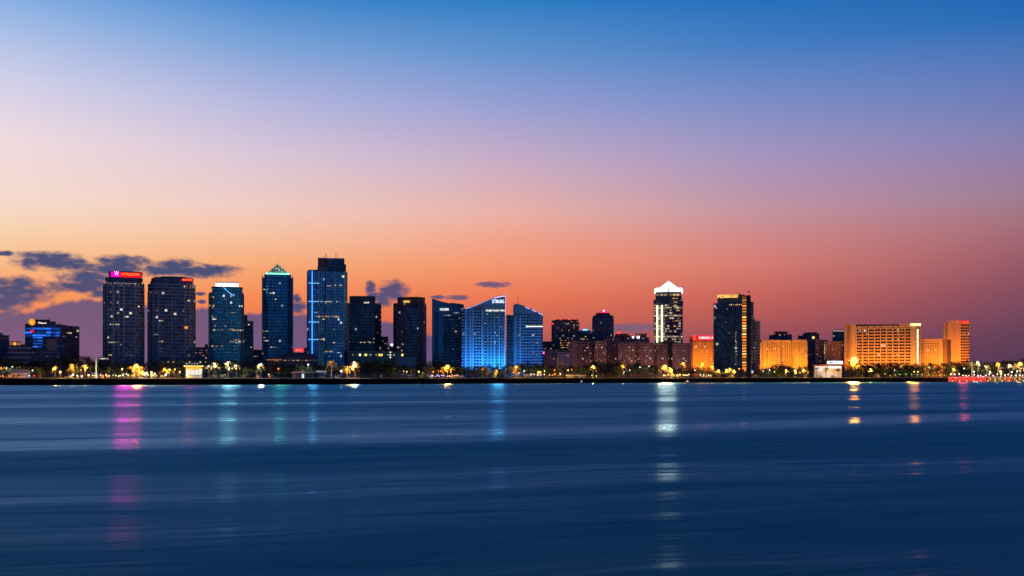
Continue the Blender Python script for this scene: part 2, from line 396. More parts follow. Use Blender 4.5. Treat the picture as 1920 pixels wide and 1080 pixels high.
# crests run a little aslant, the way the wash of a boat spreads
Ys = g.m('SUBTRACT', Y, g.m('ADD', g.m('MULTIPLY', X, .30), g.m('MULTIPLY', g.m('SUBTRACT', wx, .5), 14.0)))
def streak(sxm, sym, seed, det=4): return g.noise(g.comb(g.m('DIVIDE', X, sxm), g.m('DIVIDE', Ys, sym), seed), 1, det, .55)
big, mid, fine, tiny = streak(520, 26, 1.3), streak(70, 5.5, 4.7), streak(16, 1.1, 8.1), streak(5, .34, 11.3, 3)
def wake(x0, y0, x1, y1, x2, y2, half, soft):
    a1 = (y1 - y0) / (x1 - x0); c = ((y2 - y1) / (x2 - x1) - a1) / (x2 - x0)
    ln = g.m('ADD', y1, g.m('ADD', g.m('MULTIPLY', g.m('SUBTRACT', X, x1), a1), g.m('MULTIPLY', g.m('MULTIPLY', g.m('SUBTRACT', X, x1), g.m('SUBTRACT', X, x0)), c)))
    d = g.m('ABSOLUTE', g.m('SUBTRACT', g.m('ADD', Y, g.m('MULTIPLY', g.m('SUBTRACT', mid, .5), half * .8)), ln))
    return g.ss(d, half + soft, half * .45)
def wpx(l): return [q for px, py in l for q in ((px - CX) / F * H * F / (py - YH), H * F / (py - YH))]
W = wake(*wpx([(0, 836), (1280, 801), (1920, 776)]), 4.6, 14)
W2 = wake(*wpx([(0, 763), (960, 751), (1920, 738)]), 6, 8)
W3 = wake(*wpx([(0, 790), (960, 781), (1920, 757)]), 8, 12)
W4 = wake(*wpx([(0, 741), (960, 740), (1920, 731)]), 16, 14)
Wd = wake(*wpx([(0, 824), (1280, 791), (1920, 767)]), 2.2, 2)
left = g.ss(X, 60, -70)
calm = g.m('ADD', W, g.m('ADD', g.m('MULTIPLY', W2, .8), g.m('ADD', g.m('MULTIPLY', W3, g.m('ADD', g.m('MULTIPLY', left, .95), .3)), g.m('MULTIPLY', W4, .5))))
calm = g.m('SUBTRACT', g.m('MULTIPLY', calm, g.m('MULTIPLY', g.ss(mid, .25, .7, .25, 1.15), g.ss(big, .2, .65, .35, 1.1))), g.m('MULTIPLY', Wd, .9), clamp=True)
st = g.m('ADD', g.m('MULTIPLY', g.m('SUBTRACT', big, .5), .95), g.m('ADD', g.m('MULTIPLY', g.m('SUBTRACT', mid, .5), .5), g.m('ADD', g.m('MULTIPLY', g.m('SUBTRACT', fine, .5), .55), g.m('MULTIPLY', g.m('SUBTRACT', tiny, .5), .45))))
# long crested ripples: slopes vary along the view far more than across it, so reflections are drawn out into columns
ro = g.m('SUBTRACT', g.m('ADD', .105, g.m('MULTIPLY', st, .08)), g.m('MULTIPLY', calm, .050))
ro = g.m('MAXIMUM', ro, .032)
tilt = g.m('SUBTRACT', g.m('ADD', .076, g.m('MULTIPLY', st, .28)), g.m('ADD', g.m('MULTIPLY', calm, .046), g.m('MULTIPLY', W, .006)))
nrm = g.v('NORMALIZE', g.comb(0.0, g.m('MULTIPLY', g.m('MAXIMUM', tilt, .02), -1.0), 1.0))
fr = g.n('ShaderNodeFresnel'); fr.inputs['IOR'].default_value = 1.33; g.put(fr.inputs['Normal'], nrm)
gl = g.n('ShaderNodeBsdfAnisotropic', distribution='MULTI_GGX'); gl.inputs['Color'].default_value = (.62, .93, .93, 1); gl.inputs['Anisotropy'].default_value = .66
tg = g.n('ShaderNodeCombineXYZ'); tg.inputs[0].default_value = 1
g.put(gl.inputs['Roughness'], g.m('POWER', ro, .5)); g.put(gl.inputs['Normal'], nrm); nt.links.new(tg.outputs[0], gl.inputs['Tangent'])
df = g.n('ShaderNodeBsdfDiffuse'); g.put(df.inputs['Color'], g.mix(g.ss(st, -.25, .25), (.020, .19, .185), (.026, .24, .235)))
mx = g.n('ShaderNodeMixShader'); nt.links.new(fr.outputs[0], mx.inputs[0]); nt.links.new(df.outputs[0], mx.inputs[1]); nt.links.new(gl.outputs[0], mx.inputs[2]); nt.links.new(mx.outputs[0], out.inputs[0])
wm = MB(); wm.face([(-9000, -2500, 0), (9000, -2500, 0), (9000, 6000, 0), (-9000, 6000, 0)])
tag(wm.build('water', m), kind='structure')
# ---------------------------------------------------------------- land
mg, nt, out = nmat('dark shore ground'); g = NT(nt)
tc = g.n('ShaderNodeTexCoord'); p = g.n('ShaderNodeBsdfPrincipled')
f = g.noise(tc.outputs['Object'], .12, 6, .6)
g.put(p.inputs['Base Color'], g.mix(f, (.002, .003, .002), (.008, .008, .006))); p.inputs['Roughness'].default_value = .95; p.inputs['Specular IOR Level'].default_value = .15
nt.links.new(p.outputs[0], out.inputs[0])
gm = MB(); rows = []
for px in list(range(-3000, 0, 250)) + list(range(0, 1960, 24)) + list(range(2000, 5001, 250)):
    Y0 = shore(px); j = R.uniform(-1, 1)
    rows.append([at(px, Y0 - 5, -1.5), at(px, Y0 + j, .25), at(px, Y0 + 1.6 + j, 2.2 + R.uniform(-.3, .3)), at(px, Y0 + 3.2 + j, 4.7 + R.uniform(-.2, .2)), at(px, Y0 + 6, GZ), at(px, 30000, GZ)])
for a, b in zip(rows, rows[1:]):
    for i in range(5): gm.face([a[i], b[i], b[i + 1], a[i + 1]], [(0, 0)] * 4)
tag(gm.build('ground', mg), kind='structure')
# ---------------------------------------------------------------- materials of the city
dark_metal = plain('dark metal', (.03, .03, .035), .5, .6); concrete = plain('grey concrete', (.20, .19, .20), .8); roofm = plain('roof felt', (.05, .05, .06), .9)
navy = plain('navy cladding', (.045, .06, .095), .5); navy_l = plain('glint pale blue cladding', (.24, .46, .60), .5); plum = plain('plum cladding', (.07, .05, .075), .6)  # blue glints of ribs and bands are painted into the pale cladding
white_c = plain('white painted concrete', (.55, .56, .60), .6); tan = plain('sand coloured render', (.50, .36, .22), .75); tan_d = plain('brown render', (.22, .14, .10), .8)
pinkc = plain('rose grey render', (.26, .19, .20), .8); bluec = plain('blue grey cladding', (.08, .20, .30), .5); slab_l = plain('pale floor edge', (.42, .40, .46), .6)
slab_m = plain('greyed floor edge', (.36, .34, .42), .6); blue_p = plain('blue light tinted pier', (.20, .36, .52), .6)  # floodlight blue is put into the colour of light concrete piers
slab_d = plain('dim floor edge', (.10, .10, .14), .6); teal_m = plain('teal panel', (.05, .16, .16), .4); black_g = plain('black glazing', (.012, .018, .03), .15, .3)
W_warm = glow('warm window light', (1, .62, .28), .75, False); W_white = glow('white window light', (1, .88, .7), .75, False); W_amber = glow('amber window light', (1, .42, .08), 1.0, False)
W_cool = glow('cool window light', (.55, .8, 1), .8, False); W_blue = glow('blue band light', (.02, .16, .9), .75); W_dim = glow('dim window light', (1, .7, .45), .3, False); W_rose = glow('rose window light', (1, .45, .4), .5, False)
E_mag = emis('magenta sign light', (1, .0, .42), 1.7); E_mag2 = emis('pink logo light', (1, .5, .95), 2); E_red = emis('red sign light', (1, .004, .03), 1.3); E_orange = emis('orange sign light', (1, .23, .012), 1.5)
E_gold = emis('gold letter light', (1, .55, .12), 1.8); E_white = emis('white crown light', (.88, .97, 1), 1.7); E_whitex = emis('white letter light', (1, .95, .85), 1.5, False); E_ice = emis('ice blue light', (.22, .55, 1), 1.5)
E_led = emis('blue strip light', (.04, .25, 1), 3.2); E_green = emis('green rim light', (.25, 1, .72), 1.7); E_cream = emis('cream strip light', (1, .85, .5), 2.0); E_yel = emis('yellow hall light', (1, .72, .12), 1.6)
E_redlt = emis('red roof light', (1, .02, .06), 3); E_cyan = emis('cyan dome light', (.15, .6, 1), 1.6); E_violet = emis('violet roof edge light', (.75, .55, 1), 1.3); E_signw = emis('blue white sign light', (.6, .78, 1), 1.8)
G_dark = facade('smoky blue glass', (.05, .055, .085), (.13, .20, .26), 3.0, 3.6, .8, .66, lit=.012, litstr=.9, seed=1)
G_teal = facade('teal blue glass', (.03, .055, .08), (.09, .70, .72), 2.6, 3.6, .8, .7, gvar=.55, lit=.012, litstr=.8, litcol=(.6, .85, 1), seed=2)
G_blue = facade('deep blue glass', (.03, .05, .085), (.06, .56, .82), 2.6, 3.6, .78, .7, gvar=.55, lit=.008, litstr=.8, litcol=(.6, .8, 1), seed=3)
G_navy = facade('navy glass', (.025, .035, .06), (.06, .22, .28), 2.8, 3.6, .8, .64, lit=.01, litstr=.6, seed=4)
G_plum = facade('plum wall windows', (.055, .035, .055), (.06, .08, .16), 3.2, 3.6, .72, .6, lit=.015, litstr=.8, seed=5)
G_office = facade('office wall windows', (.05, .055, .08), (.07, .12, .25), 3.2, 3.8, .9, .55, lit=.01, seed=6)
G_balc = facade('balcony wall', (.09, .18, .28), (.02, .05, .09), 3.4, 3.5, .70, .6, lit=.006, litstr=.6, seed=7, metal=.5)  # balcony wall colours also take in the blue of the floodlights
G_balc2 = facade('dotted balcony wall', (.10, .20, .30), (.03, .07, .12), 4.2, 3.5, .55, .5, lit=.02, litstr=.8, litcol=(.6, .9, 1), seed=8, metal=.5)
G_rose = facade('rose apartment wall', (.40, .24, .23), (.05, .045, .06), 2.9, 3.2, .5, .5, lit=.05, litstr=.7, litcol=(1, .5, .3), seed=9, metal=.3, rough=.4)
G_rose2 = facade('brown apartment wall', (.27, .18, .19), (.04, .04, .06), 3.3, 3.2, .55, .5, lit=.05, litstr=.7, litcol=(1, .55, .35), seed=10, metal=.3, rough=.4)
G_grey = facade('mauve block wall', (.16, .13, .16), (.04, .045, .07), 3.4, 3.4, .6, .45, lit=.03, litstr=.6, seed=11, metal=.3, rough=.4)
G_tan = facade('amber hotel wall', (.52, .37, .20), (.05, .03, .02), 3.3, 3.2, .5, .5, lit=.06, litstr=.9, litcol=(1, .5, .12), seed=12, metal=.2, rough=.4)
G_tan2 = facade('amber slab wall', (.40, .28, .16), (.02, .014, .012), 3.6, 4.2, .84, .74, lit=.035, litstr=.8, litcol=(1, .45, .15), seed=13, metal=.2, rough=.4)
G_gold = facade('lit gold glass', (.05, .05, .09), (.06, .08, .18), 3.4, 3.7, .86, .6, lit=.3, litstr=.75, litcol=(1, .66, .26), band=.35, seed=14)
G_black = facade('black office glass', (.012, .02, .04), (.03, .12, .17), 2.8, 3.7, .9, .8, lit=.006, litstr=.6, seed=15)
warm3 = [W_warm, W_white, W_warm, W_dim]; cool3 = [W_white, W_cool, W_warm]
# ---------------------------------------------------------------- left of the picture: low offices
b = B('office_block', 'low mauve block with flat roof beside the orange penthouse', 'office block', -22, 17, 1010)
P = rect(-22, 17, 30); b.prism('wall', P, 628, G_grey); b.bands(P, 628, slab_d, 3.6); b.box('roof_plant_room', -16, 6, 624, 628.2, concrete, 6, 16); b.win(P, 634, 660, 8, [W_dim, W_warm])
b = B('office_block', 'low grey block carrying a glowing orange penthouse', 'office block', 15, 58, 1000)
P = rect(15, 58, 28); b.prism('wall', P, 649, G_grey); b.bands(P, 650, slab_l, 4.6, 1.2, .5)
o = b.box('penthouse', 17, 38, 641, 649, concrete, 2, 14); 
for i in range(5): b.box('lit_window', 17.6 + i * 4.1, 21.0 + i * 4.1, 642, 647, W_amber, 1.6, 2.2, parent=o)
b.box('penthouse_roof', 16, 40, 640.2, 641.4, roofm, 1, 15); b.box('roof_parapet', 38.5, 57, 645.5, 649.4, roofm, 1, 12)
b = B('office_building', 'blue banded office with an orange roundel and rooftop lettering', 'office building', 47, 150, 1060)
P = corner(47, 62, 118, 8, 14); P = [(47, 9), (60, 0), (118, 0), (150, 16), (150, 44), (47, 44)]
b.prism('wall', P, 610, G_office); b.bands(P, 609, slab_d, 3.8, .6, .3); b.box('roof_parapet', 47.4, 117, 607.5, 610.2, navy, .3, 36); b.box('roof_plant_room', 65, 94, 599.6, 608, dark_metal, 3, 24); b.box('stair_tower', 94, 104.5, 602.5, 610, navy, 4, 20); b.box('stair_tower', 112, 126, 609, 612, navy, 10, 24)
for k, (y0, y1, xa, xb) in enumerate([(614.7, 618.4, 61, 113), (621.6, 625.2, 61, 113), (627.6, 630.6, 61, 112), (631.8, 634.6, 62, 80), (637.6, 640.4, 62, 80), (643.0, 645.8, 62, 80), (648.8, 651.6, 63, 80)]):
    for j in range(max(1, round((xb - xa) / 9))):
        w = (xb - xa) / max(1, round((xb - xa) / 9)); b.box('blue_light_band', xa + w * j, xa + w * (j + .97), y0, y1, W_blue, -.5, .3)
f = b.fp(P)
for y0, y1 in [(615.2, 618.6), (622, 625.6), (628.2, 631)]:
    m_ = MB(); a, c = Vector((*f[0], 0)), Vector((*f[1], 0)); n_ = (c - a).normalized(); q = Vector((n_.y, -n_.x, 0)); pp = [a, a + q * .5, c + q * .5, c]
    m_.prism([(v.x, v.y) for v in reversed(pp)], b.z(y1), b.z(y0)); m_.build('blue_light_band', W_blue, b.root)
m_ = MB(); cx, cz = b.x(60.2), b.z(604.6); m_.loft([[(cx + 3.0 * s * math.cos(a), d, cz + 3.2 * s * math.sin(a)) for a in (2 * math.pi * i / 18 for i in range(18))] for s, d in ((1, .2), (1, -.8), (.82, -1.0))]); rd = m_.build('roundel_sign', E_orange, b.root)
b.box('roundel_bar', 58, 62.4, 603.2, 604.2, E_gold, -1.5, -1.1, parent=rd); b.box('roundel_bar', 58, 62.4, 605.4, 606.8, E_gold, -1.5, -1.1, parent=rd)
b.box('red_emblem', 57.5, 63.5, 619.2, 623.2, E_red, -.9, -.5); b.text('PJexue', 72, 87, 604.2, 608.2, E_whitex, 2.2)
b.win([(118, 0), (150, 16), (150, 44), (118, 44)], 616, 636, 9, warm3, clump=2); b.win(P, 634, 668, 8, [W_dim, W_warm]); b.mast(92.5, 595, 600, dark_metal)
b = B('low_block', 'stepped mauve block standing before the blue banded office', 'office block', 55, 112, 1010)
b.prism('wall', rect(55, 112, 24), 657, G_grey); b.box('upper_storey', 88, 107, 636, 658, pinkc, 2, 20); b.bands(rect(55, 112, 24), 656, slab_d, 3.8, .9); b.win(rect(55, 112), 660, 676, 6, [W_dim, W_white])
# ---------------------------------------------------------------- tower with the magenta sign
def bowed(name, label, a, c, y_sh, Y, seed, y_b):
    b = B(name, label, 'tower', a, c, Y); P = oval(a, c, 40, 10, .5)
    b.prism('wall', P, y_sh, G_dark); b.bands(P, y_sh + 1, slab_m, 3.6, .8, .5); return b, P
b, P = bowed('residential_tower', 'bowed dark tower wearing a magenta and red lit sign', 193, 271, 529, 1100, 1, 675)
b.fins(P, 534, slab_l, 7.5, .45, .55); b.fins([(213, -.0), (232, -.0), (232, 3), (213, 3)], 536, slab_l, 6.5, 1.1, .7, 'balcony_pier')
for y0, y1, e in ((524.5, 529.2, 3.5), (521, 524.8, 6)): b.prism('setback_storey', oval(195 + e, 271 - e, 34, 10, .5), y0, G_dark, y1, sh=2)
b.prism('roof_canopy', oval(197, 269, 36, 10, .5), 520.4, navy, 521.6, sh=1)
cr = b.prism('crown', oval(204, 267, 30, 10, .45), 509.6, plum, 520.6, sh=3); b.prism('crown_rim', oval(203, 268, 32, 10, .45), 508.6, dark_metal, 509.8, sh=2)
P2 = [(209, 0), (213, -.9), (223, -1.2), (236, -1.2), (236, 0)]; b.prism('magenta_sign_panel', [(208, 3), (213, 1.2), (224, .7), (224, 2), (209, 4.5)], 509.8, E_mag, 519, parent=cr, sh=0)
b.prism('red_sign_panel', [(224, .7), (256, .7), (262, 1.8), (265, 3.4), (264, 5), (224, 2)], 510.6, E_red, 519.4, parent=cr)
b.text('W', 214.6, 222.4, 508.8, 517, E_mag2, .2, 'sign_logo', cr); b.text('CITYPASSCOPE', 227.5, 261, 511.6, 516.6, E_orange, .3, 'lettering', cr)
b.row('string_light', 195, 269, 531.5, [W_white, W_rose, W_white], 34, 1.3, .72, -1.2, .5); b.row('string_light', 197, 262, 534.2, [W_rose, W_dim], 26, 1.1, .5, -1.2, .5)
b.win(P, 538, 672, 26, warm3 + [W_rose], 2.4, 1.8, clump=2); b.row('lit_window', 204, 224, 608.5, [W_white], 9, 2, .85, -.8); b.row('lit_window', 203, 224, 642, [W_white], 10, 1.8, .8, -.8)
b.win([(196, 0), (228, 0), (228, 1), (196, 1)], 540, 670, 8, [W_white])
b, P = bowed('residential_tower', 'dark rounded tower with a small red rooftop sign', 277, 367, 532, 1115, 2, 675)
b.fins(P, 545, slab_l, 9.0, .7, .6, 'balcony_pier'); b.bands(P, 545, slab_l, 10.8, .5, .7, 'sky_terrace_edge')
for y0, y1, e in ((526.5, 532.4, 4), (521.5, 527, 6)): b.prism('setback_storey', oval(277 + e, 368 - e, 34, 10, .5), y0, G_dark, y1, sh=2)
b.prism('roof_canopy', oval(286, 364, 34, 10, .5), 519.6, navy, 521.8, sh=1.5); b.prism('roof_drum', oval(300, 350, 20, 8, .5), 518.2, navy, 520, sh=8); b.box('red_sign', 341, 361.5, 521.6, 526, E_red, .1, .9); b.text('BELTOPE', 343, 360, 522.4, 525.4, E_orange, -.3)
b.row('lit_window', 345, 366, 536.5, [W_white, W_warm], 9, 2.4, .7, -.8); b.row('string_light', 281, 297, 549, [W_rose, W_white], 9, 1.4, .6, -.9, .5)
b.win(P, 552, 672, 26, warm3, 2.6, 1.9, clump=2); b.box('lit_window', 346, 352.5, 611.5, 616, W_amber, -.9, -.3)
# ---------------------------------------------------------------- teal glass tower with the white crown
b = B('office_tower', 'teal glass tower with a blazing white crown', 'tower', 391, 458, 1150)
P = oval(391, 458, 38, 10, .42); b.prism('wall', P, 548, G_teal); b.bands(P, 548, navy_l, 3.6, .35, .15); b.fins(P, 550, navy_l, 7.5, .35, .35)
b.prism('setback_storey', oval(397, 455, 32, 10, .42), 538, G_teal, 548.3, sh=2); b.prism('setback_rim', oval(396, 456, 33, 10, .42), 537.4, navy_l, 538.4, sh=1.6)
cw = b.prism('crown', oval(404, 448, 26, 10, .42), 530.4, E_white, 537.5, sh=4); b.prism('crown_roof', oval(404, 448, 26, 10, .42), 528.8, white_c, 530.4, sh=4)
m_ = MB(); m_.tube([(b.x(418 + 22 * t), -.9, b.z(537.5 + 16 * math.sin(t * 1.45))) for t in [i / 12 for i in range(13)]], .3, 5); m_.build('curved_light_strip', E_ice, b.root)
for y, n, fl in ((557.5, 7, .7), (573.5, 30, .9), (577.5, 14, .5), (595, 8, .5), (619, 24, .75), (640.5, 22, .6), (637.5, 9, .7), (649, 16, .55)):
    x0, x1 = {557.5: (394, 412), 573.5: (392, 457), 577.5: (394, 420), 595: (398, 415), 619: (400, 457), 640.5: (417, 457), 637.5: (437, 456), 649: (397, 430)}[y]
    b.row('lit_window', x0, x1, y, [W_warm, W_white, W_warm, W_dim], n, 2.0 if y != 573.5 else 3, fl, 1.2 if y < 600 else .4)
b.win(P, 552, 668, 22, cool3 + [W_dim], 2.3, 1.6, clump=2)
b = B('office_annex', 'slim stepped annex behind the white crowned glass tower', 'tower', 452, 475, 1195)
P = rect(452, 475, 24); b.prism('wall', P, 601.5, G_navy); b.prism('stair_core', rect(452, 464, 20), 590.5, G_navy, 602, sh=1.5); b.bands(P, 601, slab_l, 3.6, .7, .3); b.win(P, 606, 668, 6, warm3)
# ---------------------------------------------------------------- pyramid tower
b = B('office_tower', 'glass tower topped by a glowing green pyramid roof', 'tower', 491, 550, 1200)
P = [(491, 2), (494, 0), (497, 2), (503, 0), (538, 0), (544, 2), (547, 0), (550, 2), (550, 36), (491, 36)]
b.prism('wall', P, 521, G_blue); b.bands(P, 521, navy, 3.6, .4, .2); b.fins([(503, 0), (538, 0), (538, 30), (503, 30)], 521, navy_l, 5.2, .4, .45)
for xa, xb in ((491, 493.4), (547.6, 550)): b.box('corner_spike', xa, xb, 518, 660, navy_l, -.5, 2)
for xa, xb in ((495.5, 497.5), (543.5, 545.5)): b.box('corner_spike', xa, xb, 514.5, 523, navy, 1, 3)
b.prism('neck', rect(496, 546, 30), 514.6, G_blue, 521.5, sh=2); b.box('rim_light', 497.5, 543.5, 512.4, 514.4, E_green, .6, 1.6)
def pyr(b, part, x0, x1, yb, yt, d, mat, xa=None, parent=None, sh=2.0):
    m = MB(); A = [(b.x(x0), sh), (b.x(x1), sh), (b.x(x1), sh + d), (b.x(x0), sh + d)]; ap = (b.x(xa or (x0 + x1) / 2), sh + d / 2, b.z(yt)); z = b.z(yb)
    for i in range(4): p, q = A[i], A[(i + 1) % 4]; m.face([(*p, z), (*q, z), ap], [(0, 0), (20, 0), (10, 14)])
    m.face([(*p, z) for p in reversed(A)]); return m.build(part, mat, parent or b.root)
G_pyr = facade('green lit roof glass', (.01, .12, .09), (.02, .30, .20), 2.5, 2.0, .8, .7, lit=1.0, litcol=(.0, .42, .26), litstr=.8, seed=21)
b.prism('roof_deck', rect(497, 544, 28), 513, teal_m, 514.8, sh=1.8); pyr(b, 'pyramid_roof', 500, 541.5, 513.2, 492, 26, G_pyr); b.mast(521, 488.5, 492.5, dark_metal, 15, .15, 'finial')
for i in range(9): b.box('rim_light', 500 + i * 4.7, 503.6 + i * 4.7, 511.6, 512.8, E_green, .4, .9)
b.win(P, 524, 560, 8, cool3, 2.3, 1.7, clump=3); b.win(P, 560, 664, 24, cool3 + [W_warm], 2.3, 1.6, clump=3); b.row('lit_window', 503, 516, 550.5, [W_white], 6, 1.3, .8, -.6)
# ---------------------------------------------------------------- tallest tower
b = B('office_tower', 'tallest glass tower with blue light strips and rooftop aerials', 'tower', 576, 651, 1150)
P = [(576, 6), (580, 0), (597, 0), (612, 2.5), (612, 0), (645, 0), (651, 6), (651, 40), (576, 40)]
b.prism('wall', P, 509, G_blue); b.bands(P, 509, navy_l, 3.6, .32, .15); b.fins(P, 508, navy_l, 8, .45, .4)
b.prism('wing_top', [(577, 5), (580, .6), (613, .6), (613, 24), (577, 24)], 506, G_blue, 509.5); b.prism('setback_storey', rect(610, 649, 30), 495, G_navy, 509.6, sh=2); b.prism('setback_storey', rect(596, 646, 26), 485, G_navy, 500.5, sh=5)
b.prism('crown_wall', rect(597, 612, 20), 484.2, plum, 500, sh=3); b.box('roof_parapet', 596.5, 645.5, 483.6, 485.6, navy_l, 4.6, 30); b.box('terrace', 595, 612, 500, 506.4, slab_d, 1.5, 20)
for px, y0 in ((606, 479), (610.5, 474.5), (612, 478), (629.5, 472), (633, 473.5)): b.mast(px, y0, 484, dark_metal, 12, .16)
b.box('vertical_light_strip', 584.7, 586.0, 508, 664, E_led, -1.0, -.4)
for y in (531.2, 565.5, 604, 636.6): b.box('horizontal_light_strip', 578, 598.5, y - .4, y + .4, E_ice, -.9, -.3)
for i in range(12): b.box('side_light', 586.8, 590 + R.uniform(0, 3), 518 + i * 12, 519.2 + i * 12, W_blue, -.7, -.3)
b.row('lit_window', 592, 636, 593.5, [W_warm, W_white, W_dim], 26, 1.9, .85, -.8); b.row('lit_window', 600, 650, 565.5, [W_white, W_dim, W_cool], 26, 1.4, .7, -.8); b.row('lit_window', 610, 626, 659, [W_warm, W_white], 9, 2, .7, -.8); b.row('lit_window', 628, 642, 534.5, [W_warm], 7, 1.6, .7, -.8)
b.box('lit_window', 641.5, 645.5, 516, 520, W_white, -1, -.4); b.win(P, 512, 668, 24, cool3 + [W_dim], 2.3, 1.5, clump=2)
# ---------------------------------------------------------------- navy tower, small blocks, podium
b = B('office_tower', 'plain navy tower with an octagonal top beside the tallest tower', 'tower', 650, 714, 1230)
P = [(650, 8), (656, 0), (703, 0), (714, 10), (714, 40), (650, 40)]; b.prism('wall', P, 568, G_navy); b.bands(P, 568, slab_d, 3.6, .5, .35)
b.prism('crown', [(655, 6), (660, 0), (700, 0), (704, 5), (704, 30), (655, 30)], 556.5, navy, 568.3, sh=1.5); b.prism('crown_roof', [(655, 6), (660, 0), (700, 0), (704, 5), (704, 30), (655, 30)], 555, slab_d, 556.6, sh=1.2)
b.text('PIIVP', 682.5, 692.5, 566.2, 568.8, E_whitex, 0); b.fins(P, 566, slab_d, 6, .4, .4); b.row('lit_window', 672, 706, 642, [W_dim, W_white], 18, 1.2, .55, -.6); b.win(P, 575, 650, 10, [W_dim, W_white], 2.2, 1.5)
for i in range(10): b.box('balcony', 713.5, 715.4, 574 + i * 9, 578 + i * 9, slab_d, 10, 20)
b = B('apartment_block', 'small plum block peeping between the navy and purple towers', 'apartment block', 713, 728, 1420)
b.prism('wall', rect(713, 728, 20), 632, G_plum); b.box('roof_parapet', 713, 728.4, 631, 632.2, plum, -.3, 20); b.win(rect(713, 728), 635, 655, 5, [W_dim])
b = B('apartment_block', 'low plum block with one brilliant white rooftop lamp', 'apartment block', 712, 742, 1390)
b.prism('wall', rect(712, 742, 20), 651, G_plum); b.box('roof_plant_room', 722, 733, 648.4, 651.2, plum, 3, 9); m_ = MB(); m_.ball((b.x(734.6), -1, b.z(646.6)), 1.5); m_.build('rooftop_lamp', emis('white beacon light', (1, .9, .95), 3), b.root); b.mast(734.6, 647, 651, dark_metal, -.9, .2, 'lamp_post'); b.win(rect(712, 742), 654, 668, 9, [W_white, W_dim])
b = B('podium_building', 'long low teal podium with yellow wall lamps', 'podium', 652, 780, 1150)
b.prism('wall', [(655, 0), (757, 0), (757, 40), (655, 40)], 659, teal_m); b.prism('lower_wing', rect(740, 780, 30), 669.5, bluec, sh=-4); b.box('roof_parapet', 654.5, 757.5, 657.8, 659.4, slab_d, -.4, 38); b.bands(rect(655, 757), 659, slab_d, 4.2, .5, .25)
for px, w in ((675, 3), (686, 4), (711.5, 3), (715.5, 3), (754.5, 3.4)): b.box('wall_lamp', px - w / 2, px + w / 2, 663.6, 667.4, E_yel if px > 680 else E_cream, -.9, -.3)
for py in (660.5, 665.5, 670): b.box('wall_lamp', 731, 733, py - 1, py + 1, E_cream, -.9, -.3)
for i in range(8): b.box('lit_window', 660 + i * 11, 663.4 + i * 11, 664, 666.4, R.choice([W_dim, W_cool, W_dim]), -.5, .2)
b = B('office_tower', 'dark purple tower with a gold rooftop sign', 'tower', 738, 799, 1210)
P = [(738, 3), (744, 0), (758, 0), (758, 1.2), (785, 1.2), (785, 0), (794, 0), (799, 4), (799, 38), (738, 38)]
b.prism('wall', P, 568.5, G_plum); b.bands(P, 572, slab_d, 3.6, .35, .2); b.fins([(738, 3), (744, 0), (758, 0), (758, 30), (738, 30)], 570, plum, 4, .5, .4); b.fins([(785, 0), (794, 0), (799, 4), (799, 30), (785, 30)], 572, plum, 3.4, .5, .4, 'balcony_pier')
b.box('glass_bay', 758.6, 784.6, 577, 690, G_navy, .2, 1.6); b.prism('crown', [(745, 3), (750, 0), (793, 0), (797, 3), (797, 28), (745, 28)], 558, plum, 572, sh=1.2); b.elev('crown_roof', [(744.6, 558.6), (744.6, 557.6), (780, 556.4), (797.4, 557.4), (797.4, 558.6)], dark_metal, .6, 28)
b.text('WEPPO', 756, 768.4, 563.6, 567.8, E_gold, .4); b.box('rooftop_lamp', 757, 759.4, 569, 571.6, W_white, -.2, .3)
for px in (781, 788): b.mast(px, 552, 557, dark_metal, 8, .14)
b.win(P, 576, 672, 30, [W_white, W_dim, W_cool, W_rose], 2.3, 1.6)
# ---------------------------------------------------------------- three towers with swooping roofs
def curve(x0, x1, f, n=14): return [(x0 + (x1 - x0) * i / n, f(i / n)) for i in range(n + 1)]
b = B('residential_tower', 'blue tower whose concave roof sweeps down from its tall edge', 'tower', 810, 872, 1290)
tp = curve(810, 870, lambda t: 559.6 + 11.6 * (1 - (1 - t) ** 1.9)); b.elev('wall', [(810, 720)] + tp + [(870, 720)], bluec, 0, 34)
b.elev('roof_edge', tp + [(x, y + .9) for x, y in reversed(tp)], dark_metal, -.7, 35); b.elev('roof_fin', [(845, 567.4), (868, 570.2), (868, 571.4), (846, 569)], navy_l, 6, 16)
b.box('window_bay', 816, 821.5, 586, 720, G_navy, -.5, .4); b.box('window_bay', 830.5, 869, 592.5, 720, G_navy, -.5, .4); b.box('window_bay', 840, 868, 585, 588.4, G_navy, -.4, .4); b.fins([(831, -.5), (869, -.5), (869, 2), (831, 2)], 593, bluec, 5, .4, .35, yb=700)
b.bands([(831, -.4), (869, -.4), (869, 1), (831, 1)], 594, slab_d, 3.5, .4, .2)
b.text('HILDEM', 825.2, 841, 578, 582, E_whitex, -.4); b.row('lit_window', 831, 845, 591.3, [W_white, W_dim], 8, 1.2, .7, -.6); b.row('lit_window', 850, 861, 586.5, [W_white, W_cool], 7, 1.6, .7, -.9); b.box('lit_window', 860, 862.6, 595.3, 597.8, W_white, -1, -.5)
b.win([(831, -.6), (868, -.6), (868, 1), (831, 1)], 600, 668, 10, [W_dim, W_cool], 2.2, 1.4)
b = B('residential_tower', 'bright blue tower with rising roof and a white lit sign', 'tower', 866, 948, 1240)
sw = lambda t: 577.5 - 23.5 * (t * t * (3 - 2 * t)) - 1.2 * t
tp = curve(866, 947.5, sw, 20); b.elev('wall', [(866, 720)] + tp + [(947.5, 720)], bluec, 0, 36); b.elev('roof_edge', tp + [(x, y + .8) for x, y in reversed(tp)], dark_metal, -.6, 37)
